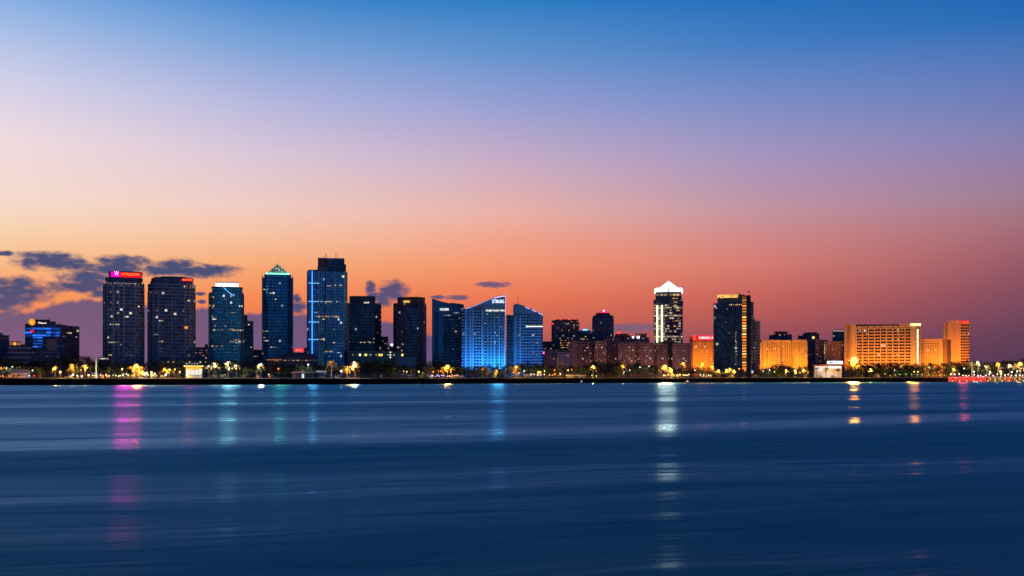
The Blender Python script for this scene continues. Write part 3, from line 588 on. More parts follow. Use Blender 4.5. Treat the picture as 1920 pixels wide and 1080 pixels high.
for i in list(range(0, 4)) + list(range(15, 20)):
    (xa, ya), (xb, yb) = tp[i], tp[i + 1]; b.elev('roof_edge_light', [(xa, ya + 1), (xb - .4, yb + 1), (xb - .4, yb + (3.2 if i > 14 or i < 3 else 2)), (xa, ya + (3.2 if i > 14 or i < 3 else 2))], E_violet, -1.0, -.3)
for i in range(4, 15): (xa, ya), (xb, yb) = tp[i], tp[i + 1]; b.elev('roof_edge_light', [(xa, ya + .9), (xb - 1, yb + .9), (xb - 1, yb + 1.6), (xa, ya + 1.6)], E_violet, -1.0, -.3)
b.box('edge_light', 947.6, 948.3, 554.5, 590, E_violet, -.4, .4)
b.text('SITIMUMG', 922.6, 945.4, 561.6, 568.4, E_signw, -1.2); b.box('sign_board', 921.6, 946.2, 560.8, 569.2, navy, -.7, -.1)
b.text('HILBER PLAZA TWO', 911, 946.5, 580.6, 583.8, E_whitex, -.5)
for xa, xb, mt in ((866.6, 881, G_balc), (887.5, 903, G_balc), (907.5, 946.5, G_balc2)): b.box('balcony_bay', xa, xb, 578.6 if xb < 884 else 580.5 if xb < 905 else 588, 720, mt, -1.2, .4)
for xa, xb, w in ((866.6, 881, 2.2), (887.5, 903, 2.2)): b.bands([(xa, -1.2), (xb, -1.2), (xb, 1), (xa, 1)], 582, blue_p, 3.5, .8, .7, 'balcony_edge')
b.bands([(907.5, -1.2), (946.5, -1.2), (946.5, 1), (907.5, 1)], 589, bluec, 3.5, .6, .4, 'balcony_edge')
for xa, xb in ((872.4, 875), (880.6, 883), (886, 888), (903, 905.5), (926, 927.6), (935.6, 937.4), (944.6, 947.4)): b.box('facade_pier', xa, xb, 579 if xb < 920 else 588, 720, blue_p, -2.6, .2)
b.win([(908, -1.7), (946, -1.7), (946, 1), (908, 1)], 590, 672, 30, [W_cool, W_cool, W_white], 2.3, 1.5); b.box('lit_window', 909, 912.4, 640.2, 642, W_cool, -2.2, -1.6)
BRIGHT = b
b = B('residential_tower', 'striped blue tower with a convex roof sloping to one side', 'tower', 949, 1018.5, 1280)
tp = [(962, 573), (967, 569)] + curve(968, 1018, lambda t: 569 + 20 * t ** 1.25, 12); b.elev('wall', [(962, 720)] + tp + [(1018, 720)], bluec, 0, 34); b.elev('roof_edge', tp[1:] + [(x, y + .8) for x, y in reversed(tp[1:])], navy_l, -.6, 35)
b.box('side_wing', 949.5, 962, 590.5, 720, G_navy, 3, 28); b.bands([(949.5, 3), (962, 3), (962, 20), (949.5, 20)], 591, bluec, 3.5, .5, .3, 'wing_floor_band')
b.box('balcony_bay', 970.5, 1017.5, 590.5, 720, G_balc, -1.0, .4); b.bands([(970.5, -1), (1017.5, -1), (1017.5, 1), (970.5, 1)], 591, blue_p, 3.5, .7, .6, 'balcony_edge'); 
for xa, xb in ((965, 967), (974, 977), (991.5, 992.7), (1001, 1002.3), (1010.5, 1011.7)): b.box('facade_pier', xa, xb, 592, 720, blue_p if xb < 980 else bluec, -2.3, .2)
b.box('light_strip', 987.5, 1017.5, 611.2, 612.8, E_whitex, -2.6, -1.8); b.box('strip_lamp', 986.4, 989, 610.6, 613.4, E_signw, -2.9, -1.8)
for i in (6, 7, 9, 10, 12, 13): (xa, ya), (xb, yb) = tp[i], tp[i + 1] if i + 1 < len(tp) else (1018.6, 589.5); b.elev('roof_edge_light', [(xa, ya + 1), (xb, yb + 1), (xb, yb + 2.2), (xa, ya + 2.2)], E_violet, -1, -.4)
b.mast(971.5, 552, 569.5, dark_metal, 6, .12); b.win([(971, -1.7), (1017, -1.7), (1017, 1), (971, 1)], 640, 674, 14, [W_cool, W_dim, W_white], 2.2, 1.4)
SLOPE = b
# ---------------------------------------------------------------- brown and rose blocks in the middle
b = B('apartment_block', 'low plum block bearing a small magenta oval sign', 'apartment block', 1017, 1037, 1400)
b.prism('wall', rect(1017, 1037, 24), 641, G_plum); b.bands(rect(1017, 1037), 641, slab_d, 3.3, .4); b.box('roof_parapet', 1017, 1037.4, 640, 641.4, plum, -.3, 20)
m_ = MB(); cx, cz = b.x(1021.6), b.z(661.5); m_.loft([[(cx + 2.8 * math.cos(a), d, cz + 1.6 * math.sin(a)) for a in (2 * math.pi * i / 14 for i in range(14))] for d in (.2, -.9)]); m_.build('oval_sign', emis('magenta oval light', (1, .05, .35), 4), b.root); b.win(rect(1017, 1037), 645, 680, 12, [W_white, W_rose, W_dim])
b = B('apartment_tower', 'brown twin block with overhanging roof and red roof lights', 'apartment tower', 1034, 1086, 1430)
P = rect(1035, 1070, 26); b.prism('wall', P, 602, G_rose2); b.prism('wing', [(1070, 0), (1085.5, 0), (1085.5, 30), (1070, 30)], 603.5, G_rose2, sh=5); b.elev('roof_canopy', [(1034.4, 602.6), (1034.4, 601.2), (1046, 598.4), (1071.5, 598.8), (1071.5, 600.6), (1048, 600.6)], tan_d, -2, 24)
b.box('roof_canopy', 1070, 1085, 599, 600.6, tan_d, 4, 26); b.box('lift_core', 1074, 1081, 600, 604, tan_d, 8, 18); b.bands(P, 602, pinkc, 3.2, .45, .5); b.fins(P, 603, tan_d, 5.5, .9, .8, 'balcony_pier'); b.bands([(1073, 5), (1086, 5), (1086, 20), (1073, 20)], 604, pinkc, 3.2, .6, .9, 'balcony_edge')
for px in (1051, 1067.6, 1036): b.box('warning_light', px - 1.3, px + 1.3, 598 if px > 1040 else 606, 600 if px > 1040 else 608, E_redlt, -2.6, -2)
b.win(P, 606, 640, 14, [W_amber, W_rose, W_dim]); b.win([(1050, -.6), (1070, -.6), (1070, 2), (1050, 2)], 637, 662, 44, [W_amber, W_warm, W_rose, W_amber], 2.2, 1.4, 3.2); b.win([(1071, 4), (1086, 4), (1086, 6), (1071, 6)], 606, 660, 14, [W_rose, W_dim, W_white])
b = B('apartment_block', 'mauve block with a shallow dome lit cyan on top', 'apartment block', 1083, 1112, 1450)
P = rect(1083, 1112, 24); b.prism('wall', P, 626, G_grey); b.bands(P, 626, pinkc, 3.3, .5)
m_ = MB(); cx = b.x(1097); m_.lathe([(10.6, b.z(626.3)), (9.8, b.z(623)), (7.6, b.z(619.6)), (4.4, b.z(617.4)), (.2, b.z(616.6))], 16, (cx, 11, 0)); m_.build('dome', navy_l, b.root); m_ = MB(); m_.lathe([(5.2, b.z(619.8)), (4.0, b.z(617.2)), (.2, b.z(616.2))], 14, (cx, 8.5, 0)); m_.build('dome_light', E_cyan, b.root); b.win(P, 628, 655, 22, [W_amber, W_rose, W_white, W_dim])
b = B('apartment_tower', 'slate blue tower tapering to a small red lit dome', 'apartment tower', 1111, 1150.5, 1420)
P = rect(1111, 1150, 28); b.prism('wall', P, 596, facade('slate apartment wall', (.08, .09, .16), (.05, .07, .14), 2.6, 3.2, .55, .55, lit=.02, litstr=.4, seed=31)); b.bands(P, 596, bluec, 3.2, .35, .35); b.fins(P, 597, navy, 4.4, .7, .6)
b.prism('setback_storey', rect(1113.5, 1147.5, 24), 590.8, G_plum, 596.4, sh=2); b.prism('setback_storey', rect(1117.5, 1143.5, 20), 586.6, G_plum, 591, sh=4); b.box('corner_turret', 1147, 1150.2, 592, 597, navy, 1, 5); b.box('corner_turret', 1111, 1113.6, 593, 597, navy, 1, 5)
m_ = MB(); cx = b.x(1130.5); m_.lathe([(5.8, b.z(586.8)), (5.4, b.z(584.6)), (4.2, b.z(582)), (2.2, b.z(579.8)), (.2, b.z(578.6))], 14, (cx, 12, 0)); m_.build('dome', emis('red dome light', (1, .03, .16), 1.1), b.root); m_ = MB(); m_.ball((cx + 1, 8, b.z(582.2)), 1.3); m_.build('beacon', emis('pink beacon light', (1, .3, .45), 6), b.root); b.mast(1130.5, 576.5, 579.5, dark_metal, 12, .12)
b.win(P, 598, 640, 8, [W_dim, W_rose])
BROWN = []
def brown(label, a, c, yt, Y, mat=None, n=14, lit=(W_rose, W_dim, W_amber), plant=None, step=7, corner_at=None, name='apartment_block'):
    b = B(name, label, 'apartment block', a, c, Y); k = corner_at
    P = rect(a, c, 22) if k is None else [(a, 10), (k, 0), (c, 12), (c, 30), (a, 30)]
    b.prism('wall', P, yt, mat or G_rose); b.bands(P, yt, pinkc, 3.2, .35, .35); b.fins(P, yt, pinkc if mat is not G_rose2 else tan_d, step, 1.0, .8, 'facade_pier'); b.prism('roof_parapet', P, yt - .8, tan_d, yt + .6, sh=-.3)
    if plant: b.box('roof_plant_room', plant[0], plant[1], yt - plant[2], yt - .5, tan_d, 6, 14)
    b.win(P, yt + 2, 676, n, list(lit)); BROWN.append((b, (a + c) / 2)); b.mast(a + (c - a) * R.uniform(.2, .8), yt - R.uniform(3, 6), yt, dark_metal, 8, .14); return b
brown('low mauve terrace before the brown twin blocks', 1022, 1064, 657, 1330, G_grey, 10, (W_dim, W_rose, W_white), (1040, 1050, 2))
brown('long mauve slab beside the low terrace', 1046, 1074, 661, 1310, G_grey, 8, (W_dim,))
brown('rose block with a blank grey gable wall', 1071, 1098, 638, 1360, G_rose2, 10, (W_white, W_dim, W_rose)).box('gable_wall', 1071, 1080.5, 638, 700, pinkc, -1.0, .3)
brown('rose speckled block beneath the cyan dome', 1094, 1118, 640, 1350, G_rose, 20, (W_amber, W_rose, W_white), (1100, 1106, 2.2), corner_at=1104)
brown('rose block below the red domed tower', 1116, 1135, 640, 1340, G_rose, 16, (W_amber, W_rose))
brown('mauve block wedged below the red domed tower', 1133, 1164, 634, 1370, G_rose2, 10, (W_white, W_dim), (1138, 1146, 2.4), 5)
b = brown('dark block with a flat canopy and a red glowing lamp', 1153, 1181, 629, 1430, G_plum, 8, (W_white, W_dim)); b.box('roof_canopy', 1154, 1178, 625.6, 627, tan_d, -1, 18); b.box('penthouse', 1157, 1175, 626.8, 629, plum, 2, 14); m_ = MB(); m_.ball((b.x(1160), -.5, b.z(624.4)), 1.6); m_.build('warning_light', E_redlt, b.root); b.mast(1160, 624.6, 626, dark_metal, -.4, .15)
b = brown('dark block with two white lamps under a canopy roof', 1181, 1217, 633, 1430, G_plum, 8, (W_rose, W_dim)); b.box('penthouse', 1194, 1212, 627, 633, tan_d, 3, 16); b.box('roof_canopy', 1191, 1213.5, 625.2, 626.8, tan_d, 1, 18)
for px, w in ((1187, 2.4), (1196.6, 3.6)): m_ = MB(); m_.ball((b.x(px), -1, b.z(632.4)), w * .45); m_.build('rooftop_lamp', emis('white rooftop light', (1, .85, .9), 6), b.root)
brown('reddish block lit warm on its broad face', 1160, 1188, 642, 1340, G_rose, 24, (W_amber, W_rose, W_rose), (1166, 1174, 2), 6)
brown('long rose slab with narrow piers under the white lamps', 1180, 1206, 641, 1350, G_rose, 18, (W_rose, W_amber), (1184, 1192, 1.6), 4)
brown('rose speckled block left of the pagoda roofed tower', 1200, 1224, 643, 1345, G_rose, 20, (W_rose, W_white, W_amber), None, 5)
brown('dim mauve block at the foot of the pagoda roofed tower', 1220, 1250, 646, 1350, G_rose2, 10, (W_dim, W_rose), (1240, 1250, 3), 8)
brown('dim rose block with a stepped gable by the pagoda roofed tower', 1238, 1268, 641, 1360, G_rose2, 12, (W_dim, W_rose), (1244, 1258, 2.8), 6, 1252)
brown('banded mauve block between the pagoda roofed tower and red signed hotel', 1262, 1294, 644, 1345, G_rose, 14, (W_rose, W_dim), (1270, 1278, 1.8), 9)
# ---------------------------------------------------------------- pagoda roofed tower
b = B('hotel_tower', 'gold lit tower under a blazing white pagoda roof', 'tower', 1226, 1280, 1500)
P = [(1226, 12), (1227, 7), (1254, 0), (1279.5, 7), (1280, 12), (1280, 40), (1226, 40)]
b.prism('wall', P, 562, G_gold); b.bands(P, 561, facade('gold lit floor edge', (.30, .24, .2), (.3, .24, .2), 3, 3.7, .1, .1, lit=0, seed=1), 3.7, .9, .8)
b.prism('belt_storey', [(1225, 9), (1254, -1.5), (1281, 9), (1281, 40), (1225, 40)], 561, navy, 571, sh=-1); b.bands([(1225, 8), (1254, -2.5), (1281, 8), (1281, 40), (1225, 40)], 571, slab_l, 2.6, .8, .4, 'belt_ledge', yb=571); 
b.bands([(1226, 9), (1254, -2.2), (1280, 9), (1280, 40), (1226, 40)], 560, slab_l, 2.7, .7, .5, 'belt_ledge', yb=570.4); b.prism('lantern_storey', [(1229, 9), (1254, 1.5), (1278, 9), (1278, 38), (1229, 38)], 546, navy, 561, sh=0)
for i in range(7): b.box('lit_window', 1230.5 + i * 3.1, 1232.8 + i * 3.1, 551.5, 554, W_warm, 1.5 + 6.5 * (1 - i / 7) - 1.2, 9 - i)
for i in range(7): b.box('lit_window', 1256.5 + i * 3.0, 1258.6 + i * 3.0, 551.5, 554, W_warm, 1.2 + 6.2 * i / 7 - .6, 3 + i)
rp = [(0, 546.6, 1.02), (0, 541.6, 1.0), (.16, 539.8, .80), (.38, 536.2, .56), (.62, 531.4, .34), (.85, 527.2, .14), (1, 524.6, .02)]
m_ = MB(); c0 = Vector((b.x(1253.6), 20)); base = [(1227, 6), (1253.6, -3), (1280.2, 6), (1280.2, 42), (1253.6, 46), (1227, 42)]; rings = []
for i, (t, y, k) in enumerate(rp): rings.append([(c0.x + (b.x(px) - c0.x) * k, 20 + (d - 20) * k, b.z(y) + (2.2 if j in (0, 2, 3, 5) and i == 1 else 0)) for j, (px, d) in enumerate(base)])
m_.loft(rings); m_.build('pagoda_roof', emis('white lit roof', (1, .97, .94), 1.5), b.root)  # white lighting on the roof is put in as its own glow
for px in (1227.6, 1279.6): b.mast(px, 536, 541.5, white_c, 6, .5, 'roof_horn')
b.box('roof_seam', 1253.0, 1254.2, 538, 549, dark_metal, -3.8, -3.2); b.mast(1253.6, 518.5, 525, tan, 20, .3, 'finial'); m_ = MB(); m_.ball((b.x(1253.6), 20, b.z(522.3)), .8); m_.build('finial_orb', W_white, b.root)
for px in (1232.2, 1241): b.box('vertical_light_strip', px - 1.6, px + 1.6, 572, 642, E_cream, 5.0 - (px - 1226) * .27 - 1.6, 8)
b.win([(1226, 6), (1254, -1), (1254, 2), (1226, 9)], 574, 640, 24, [W_warm, W_amber, W_warm], 2.4, 1.6, 3.7); b.win([(1254, -1), (1280, 6), (1280, 9), (1254, 2)], 574, 640, 40, [W_warm, W_amber, W_dim, W_amber], 2.4, 1.6, 3.7, clump=3)
for y, n in ((559.5, 7), (566.5, 7), (574, 9)): b.row('lit_window', 1261, 1272, y, [W_warm, W_amber], n, 1.6, .9, 1.0)
# ---------------------------------------------------------------- red signed hotel, black tower
b = B('hotel', 'amber lit hotel under a red rooftop sign', 'hotel', 1291, 1340, 1400)
P = [(1294, 5), (1300, 0), (1341, 2), (1341, 34), (1294, 34)]; b.prism('wall', P, 639, G_tan); b.bands(P, 639, tan, 3.3, .7, .7); b.fins(P, 640, tan, 9, .8, .5); b.box('roof_shadow_gap', 1299, 1341, 638, 641, tan_d, -.2, 28); b.prism('parapet', rect(1292, 1300, 20), 631, pinkc, 640, sh=4)
sg = b.box('sign_board', 1299, 1340.5, 629, 637.6, E_red, -1.0, 1.0); b.box('sign_emblem', 1299, 1304.5, 629, 637.6, emis('orange red panel light', (1, .06, .01), 1.5), -1.4, -1.0, parent=sg); b.text('RAMASIDL IN', 1310.5, 1338.5, 631, 635.6, E_whitex, -1.2, 'lettering', sg); b.win(P, 642, 684, 40, [W_amber, W_warm, W_amber], 2.4, 1.6, 3.3); b.mast(1331, 622.5, 629, dark_metal, 4, .2)
HOTEL1 = b
b = B('office_tower', 'black glass tower with gold rooftop lettering and an amber lit edge', 'tower', 1338, 1425, 1350)
P = [(1338, 0), (1391, 0), (1391, 34), (1338, 34)]; b.prism('wall', P, 568, G_black); b.bands(P, 568, navy, 3.7, .25, .12); b.fins(P, 568, slab_d, 14, .5, .35)
b.elev('crown', [(1345, 568), (1345, 560), (1382, 558.6), (1392, 560.5), (1392, 568)], navy, 1.5, 30); b.elev('crown_wall', [(1345.5, 560.4), (1345.5, 556), (1384, 550.8), (1392, 552.6), (1402, 555), (1402, 562)], plum, 3, 26); b.text('IPEDMIMASIIEF', 1345, 1384, 552.2, 558.4, E_gold, 2.0)
b.prism('lit_stair_bay', rect(1391, 1400, 30), 556, tan_d, sh=.3); b.prism('lift_core', rect(1400, 1407.5, 30), 554, black_g, sh=-.5); b.prism('side_wing', [(1407.5, 0), (1413, 4), (1413, 30), (1407.5, 30)], 566, G_plum, sh=2); b.prism('side_wing', [(1412, 4), (1416, 7), (1416, 30), (1412, 30)], 597, G_plum, sh=2)
b.prism('rear_annex', rect(1414, 1424.5, 24), 602, G_rose2, sh=12); b.bands([(1414, 11), (1425, 11), (1425, 30), (1414, 30)], 603, slab_l, 3.7, .9, .9, 'balcony_edge')
i = 0; y = 556.5
while y < 690:
    b.box('stair_light', 1391.8, 1399.2, y, y + 2.7, R.choice([E_gold, E_orange, W_amber]) if y > 569 else W_amber, -.3, .4); y += 5.3
b.row('lit_window', 1367, 1391, 571.3, [W_white, W_warm, W_warm], 13, 2, .9, -.6)
for k in range(22): b.box('dotted_light', 1378 + R.choice([0, 1, 2.2]), 1379.6 + R.choice([0, 1, 2.2]), 619 + k * 3.0, 620.6 + k * 3.0, R.choice([W_white, W_warm, W_dim]), -.7, -.2)
b.box('lit_window', 1362, 1364, 578, 580.4, W_white, -.6, -.2); b.win(P, 575, 684, 12, [W_dim, W_cool], 2.3, 1.5); b.mast(1404, 546, 554, dark_metal, 8, .18); b.box('dish_arm', 1401.5, 1406, 546.4, 548, dark_metal, 7, 9); b.win([(1407.5, 1.6), (1413, 5.6), (1416, 9), (1407, 9)], 590, 680, 12, [W_dim, W_white], 1.8, 1.6)
# ---------------------------------------------------------------- amber hotels
b = B('hotel', 'wide amber floodlit hotel with a projecting cornice', 'hotel', 1422, 1514, 1480)
P = [(1423, 2), (1430, 0), (1462, 0), (1466, 8), (1482, 8), (1487, 1), (1513, 3), (1513, 36), (1423, 36)]; b.prism('wall', P, 640, G_tan); b.bands(P, 640, tan, 3.2, .45, .35); b.fins(P, 641, tan, 5, .6, .5); b.prism('cornice', P, 637, tan, 641, sh=-1.6); b.box('end_pier', 1423.5, 1428, 641, 720, tan, -2, .5); b.box('end_pier', 1431, 1436, 641, 720, tan, -2, .5); b.win(P, 643, 686, 40, [W_amber, W_warm], 2.2, 1.3, 3.2)
HOTEL2 = b
b = B('apartment_block', 'purple drum shaped roof behind the wide amber hotel', 'apartment block', 1441, 1486, 1580)
b.prism('wall', rect(1442, 1485, 24), 627, G_plum); b.prism('drum', oval(1453, 1476, 18, 8, .5), 623, plum, 627.4, sh=1); b.prism('drum_roof', oval(1451, 1478, 20, 8, .5), 621.4, tan_d, 623, sh=0); b.win(rect(1442, 1485), 628, 634, 9, [W_white, W_rose, W_amber]); b.mast(1458, 630, 634, dark_metal, 0, .3)
b = B('apartment_tower', 'dark tower with an octagonal crown and a round amber clock lamp', 'apartment tower', 1496, 1541, 1600)
P = rect(1512, 1541, 26); b.prism('wall', P, 637, G_rose2); b.prism('upper_storey', rect(1505, 1536, 22), 625.4, plum, 637.4, sh=1); b.prism('crown', oval(1508, 1532, 18, 8, .5), 623, tan_d, 626, sh=2); b.prism('side_wing', rect(1496, 1512, 20), 629, G_plum, sh=3); b.bands(P, 640, slab_d, 3.3, .5); m_ = MB(); m_.ball((b.x(1525), -.6, b.z(633)), 1.9); m_.build('round_lamp', E_gold, b.root); b.win(P, 640, 680, 10, [W_rose, W_dim])
b = B('apartment_block', 'narrow brown block with a flat roof right of the octagonal tower', 'apartment block', 1526, 1551, 1560)
P = rect(1530, 1551, 22); b.prism('wall', P, 637, G_rose2); b.bands(P, 637, slab_d, 3.3, .6); b.fins(P, 638, pinkc, 12, 2.4, .6, 'facade_pier'); b.win(P, 640, 680, 8, [W_rose, W_dim])
b = B('apartment_block', 'reddish lattice fronted block beside the long amber hotel', 'apartment block', 1545, 1583, 1540)
P = rect(1546, 1584, 22); b.prism('wall', P, 640, G_rose); b.bands(P, 640, tan, 3.2, .5, .4); b.fins(P, 641, tan_d, 4.5, .8, .5); b.win(P, 643, 676, 30, [W_rose, W_amber, W_rose], 2.2, 1.4, 3.2)
for i in range(9): b.box('edge_light', 1545.6, 1546.6, 642 + i * 3.7, 644 + i * 3.7, W_white, -.8, -.2)
b = B('office_tower', 'banded mauve tower with a white lit crown behind the amber hotel', 'tower', 1561, 1588, 1620)
P = rect(1561, 1588, 24); b.prism('wall', P, 621, G_grey); b.bands(P, 621, pinkc, 3.6, 1.0, .4); b.box('crown_light', 1562, 1586, 619.2, 621.4, glow('soft white crown light', (1, .85, .7), 1.4), -.5, 8); b.box('crown', 1563, 1588, 618, 619.2, concrete, 0, 18)
b = B('hotel', 'long amber floodlit slab hotel with a glowing rooftop sign', 'hotel', 1582, 1727, 1480)
P = [(1582, 4), (1604, 0), (1604.5, 2), (1708, 2), (1708, 0), (1726, 2), (1726, 24), (1582, 24)]
b.prism('wall', [(1604, 2), (1709, 2), (1709, 22), (1604, 22)], 614, G_tan2); b.prism('end_wing', [(1582, 4), (1588.6, 1), (1590, 3), (1596, 0), (1604.5, 0), (1604.5, 24), (1582, 24)], 607.2, tan)
b.box('end_wing_slot', 1588.4, 1590.4, 608, 720, tan_d, .2, 1.6); m_ = MB(); S2 = [(1604, 0), (1709, 0), (1709, 2), (1604, 2)]; b.bands([(1604.5, 1.2), (1708, 1.2), (1708, 3), (1604.5, 3)], 615, tan, 4.2, 1.2, .6, 'balcony_edge')
for i in range(10): b.box('facade_pier', 1604.6 + i * 11.4, 1606.4 + i * 11.4, 614, 720, tan, -.6, 2.2)
b.elev('roof_parapet', [(1604, 614.2), (1604, 611.6), (1660, 610.6), (1709, 612), (1709, 614.2)], tan, .6, 20); b.elev('roof_void', [(1604, 611.4), (1604, 607.6), (1690, 608.6), (1709, 609.6), (1709, 611.8)], tan_d, 3, 20); b.prism('tower_wing', [(1707, 0), (1726, 1), (1726, 26), (1707, 26)], 611.6, tan, sh=-1.4)
sg = b.box('rooftop_sign', 1706.5, 1726, 607.2, 611.6, emis('orange white sign light', (1, .62, .25), 2.2), -2.2, .5); b.box('sign_bracket', 1686, 1706, 608.2, 610.6, tan, -1, 6); b.box('wing_slot', 1716.6, 1723, 616, 720, tan_d, -1.9, 0)
for k in range(24): b.box('dotted_light', 1718 + R.uniform(0, .8), 1721.4 + R.uniform(0, .6), 618 + k * 2.75, 619.9 + k * 2.75, E_cream, -2.3, -1.8)
b.win([(1606, 0.2), (1708, .2), (1708, 2), (1606, 2)], 616, 680, 40, [W_amber, W_rose, W_amber], 2.4, 1.7, 4.2)
HOTEL3 = b
b = B('hotel', 'smaller amber floodlit hotel beside the long slab hotel', 'hotel', 1726, 1778, 1560)
P = [(1726, 4), (1734, 1), (1760, 0), (1768, 0), (1768, 30), (1726, 30)]; b.prism('wall', P, 639, G_tan); b.bands(P, 639, tan, 3.2, .5, .4); b.prism('cornice', P, 635.4, tan, 640, sh=-1); b.box('end_pier', 1760.5, 1767.5, 640, 720, tan, -1.2, 1); b.prism('side_wing', rect(1768, 1776, 20), 636, tan_d, sh=1); b.prism('side_block', rect(1776, 1783, 20), 637, plum, sh=2); b.win(P, 642, 680, 24, [W_amber, W_warm], 2.2, 1.4, 3.2)
HOTEL4 = b
b = B('hotel_tower', 'tall amber tower with a red rooftop sign and dark balconies', 'tower', 1768, 1818, 1600)
b.prism('wall', [(1776, 0), (1801, 0), (1801, 36), (1776, 36)], 601.2, tan); b.prism('stair_core', rect(1768.5, 1777, 26), 606, tan, sh=4); b.prism('balcony_wing', [(1801, 0), (1817, 5), (1817, 36), (1801, 36)], 606.4, G_tan2, sh=.6); b.bands([(1801, .6), (1817, 5.6), (1817, 30), (1801, 30)], 607, tan, 4.2, 1.1, .8, 'balcony_edge')
for xa, xb in ((1776, 1778), (1796, 1797), (1800, 1801.5)): b.box('facade_pier', xa, xb, 601.2, 720, tan, -1, .4)
for k in range(13): b.box('stair_window', 1788, 1789.4, 607 + k * 4.4, 608.8 + k * 4.4, tan_d, -.25, .3)
b.box('sign_board', 1801.5, 1816.5, 601.4, 606.2, E_red, -.6, 2); b.text('CPOHO', 1804.5, 1815.5, 603.4, 606, E_orange, -.8); b.box('warning_light', 1794.5, 1797, 600.4, 602.4, E_redlt, -1.4, -.8); b.win([(1802, 0), (1816, 4.4), (1816, 6), (1802, 3)], 610, 676, 10, [W_amber, W_rose], 2, 1.6, 3.3)
HOTEL5 = b
# ---------------------------------------------------------------- distant low blocks in the gaps
b = B('apartment_block', 'low speckled block in the gap beside the white crowned tower', 'apartment block', 366, 393, 1330); P = rect(366, 393, 20); b.prism('wall', P, 651, G_rose); b.bands(P, 651, pinkc, 3.3, .7, .4); b.win(P, 654, 672, 26, [W_rose, W_white, W_rose], 2.2, 1.6); b.box('roof_plant_room', 384, 390, 645.5, 651, tan_d, 4, 10)
b = B('apartment_block', 'small plum block in the gap before the pyramid tower', 'apartment block', 474, 493, 1360); b.prism('wall', rect(474, 493, 20), 656.4, plum); b.box('roof_parapet', 474, 493, 655.6, 656.6, tan_d, -.3, 18); b.win(rect(474, 493), 660, 672, 3, [W_dim])
b = B('warehouse', 'low dark roofed hall carrying a red billboard', 'warehouse', 549, 580, 1330); b.prism('wall', rect(549, 580, 26), 661, plum); b.box('roof_plant_room', 570, 577, 652, 661, tan_d, 2, 10); TOPS = 0; sg = b.box('billboard', 552, 569.4, 652.6, 660, emis('red billboard light', (1, .03, .03), .9), -1, 0); b.text('MIGEL', 554.5, 567.5, 654.4, 658.8, emis('coral letter light', (1, .25, .2), 1.2), -1.3, 'lettering', sg)
for px in (553, 560, 568): b.mast(px, 660, 663, dark_metal, -.6, .3, 'billboard_post')
# ---------------------------------------------------------------- trees
def leafmat(name, c0, c1):
    m, nt, out = nmat(name); g = NT(nt); oi = g.n('ShaderNodeObjectInfo'); tc = g.n('ShaderNodeTexCoord')
    p = g.n('ShaderNodeBsdfPrincipled'); f = g.m('ADD', g.m('MULTIPLY', g.noise(tc.outputs['Object'], .35, 3), .7), g.m('MULTIPLY', oi.outputs['Random'], .3))
    g.put(p.inputs['Base Color'], g.mix(f, c0, c1)); p.inputs['Roughness'].default_value = .65; p.inputs['Specular IOR Level'].default_value = .25
    t = g.n('ShaderNodeBsdfTranslucent'); g.put(t.inputs[0], g.mix(f, c0, c1)); a = g.n('ShaderNodeMixShader'); a.inputs[0].default_value = .25
    nt.links.new(p.outputs[0], a.inputs[1]); nt.links.new(t.outputs[0], a.inputs[2]); nt.links.new(a.outputs[0], out.inputs[0]); return m
leaf = leafmat('dark green leaves', (.006, .013, .005), (.024, .038, .012)); leaf2 = leafmat('olive leaves', (.012, .02, .006), (.045, .055, .016)); palm_leaf = leafmat('palm fronds', (.10, .085, .03), (.22, .17, .06)); bark = plain('bark', (.07, .055, .04), .9)  # frond colour is warmed to carry the orange of lamplight
def leaf_card(m, c, s, r):
    a = Vector((r.uniform(-1, 1), r.uniform(-1, 1), r.uniform(-1, 1))).normalized(); b = a.orthogonal().normalized(); w = s * r.uniform(.6, 1.2); h = s * r.uniform(.5, 1.0)
    q = b.cross(a); c = Vector(c); m.face([c - a * w * .5, c + b * h * .35 , c + a * w * .5, c - b * h * .35 + q * h * .12])
def broad_tree(name, h, wid, seed, blobs=16, leaves=46, mat=None, low=.28):
    r = random.Random(seed); root = link(name, None); tr = MB(); tr.tube([(0, 0, -.3), (.1, .05, h * .22), (.15, 0, h * .5), (.1, .1, h * .72)], [h * .028, h * .022, h * .014, .05], 7)
    cr = MB()
    for i in range(blobs):
        a = r.uniform(0, 6.28); rr = wid * (r.random() ** .6) * .42; z = h * r.uniform(low + .1, .93); k = 1 - abs((z / h - .55)) * .9; c = Vector((math.cos(a) * rr * (.5 + k), math.sin(a) * rr * (.5 + k), z)); rad = wid * r.uniform(.13, .24)
        if i < 7: tr.tube([(.1, 0, h * r.uniform(.2, .45)), (c.x * .5, c.y * .5, (h * .4 + c.z) / 2), tuple(c)], [h * .012, h * .008, .05], 5)
        for k in range(leaves):
            v = Vector((r.gauss(0, 1), r.gauss(0, 1), r.gauss(0, .75))); v = v.normalized() * rad * r.random() ** .4; leaf_card(cr, c + v, r.uniform(.6, 1.25), r)
    for k in range(leaves): leaf_card(cr, (r.gauss(0, wid * .3), r.gauss(0, wid * .3), h * r.uniform(low, 1.0)), r.uniform(.4, .9), r)
    tr.build('trunk', bark, root); cr.build('crown', mat or leaf, root); return root
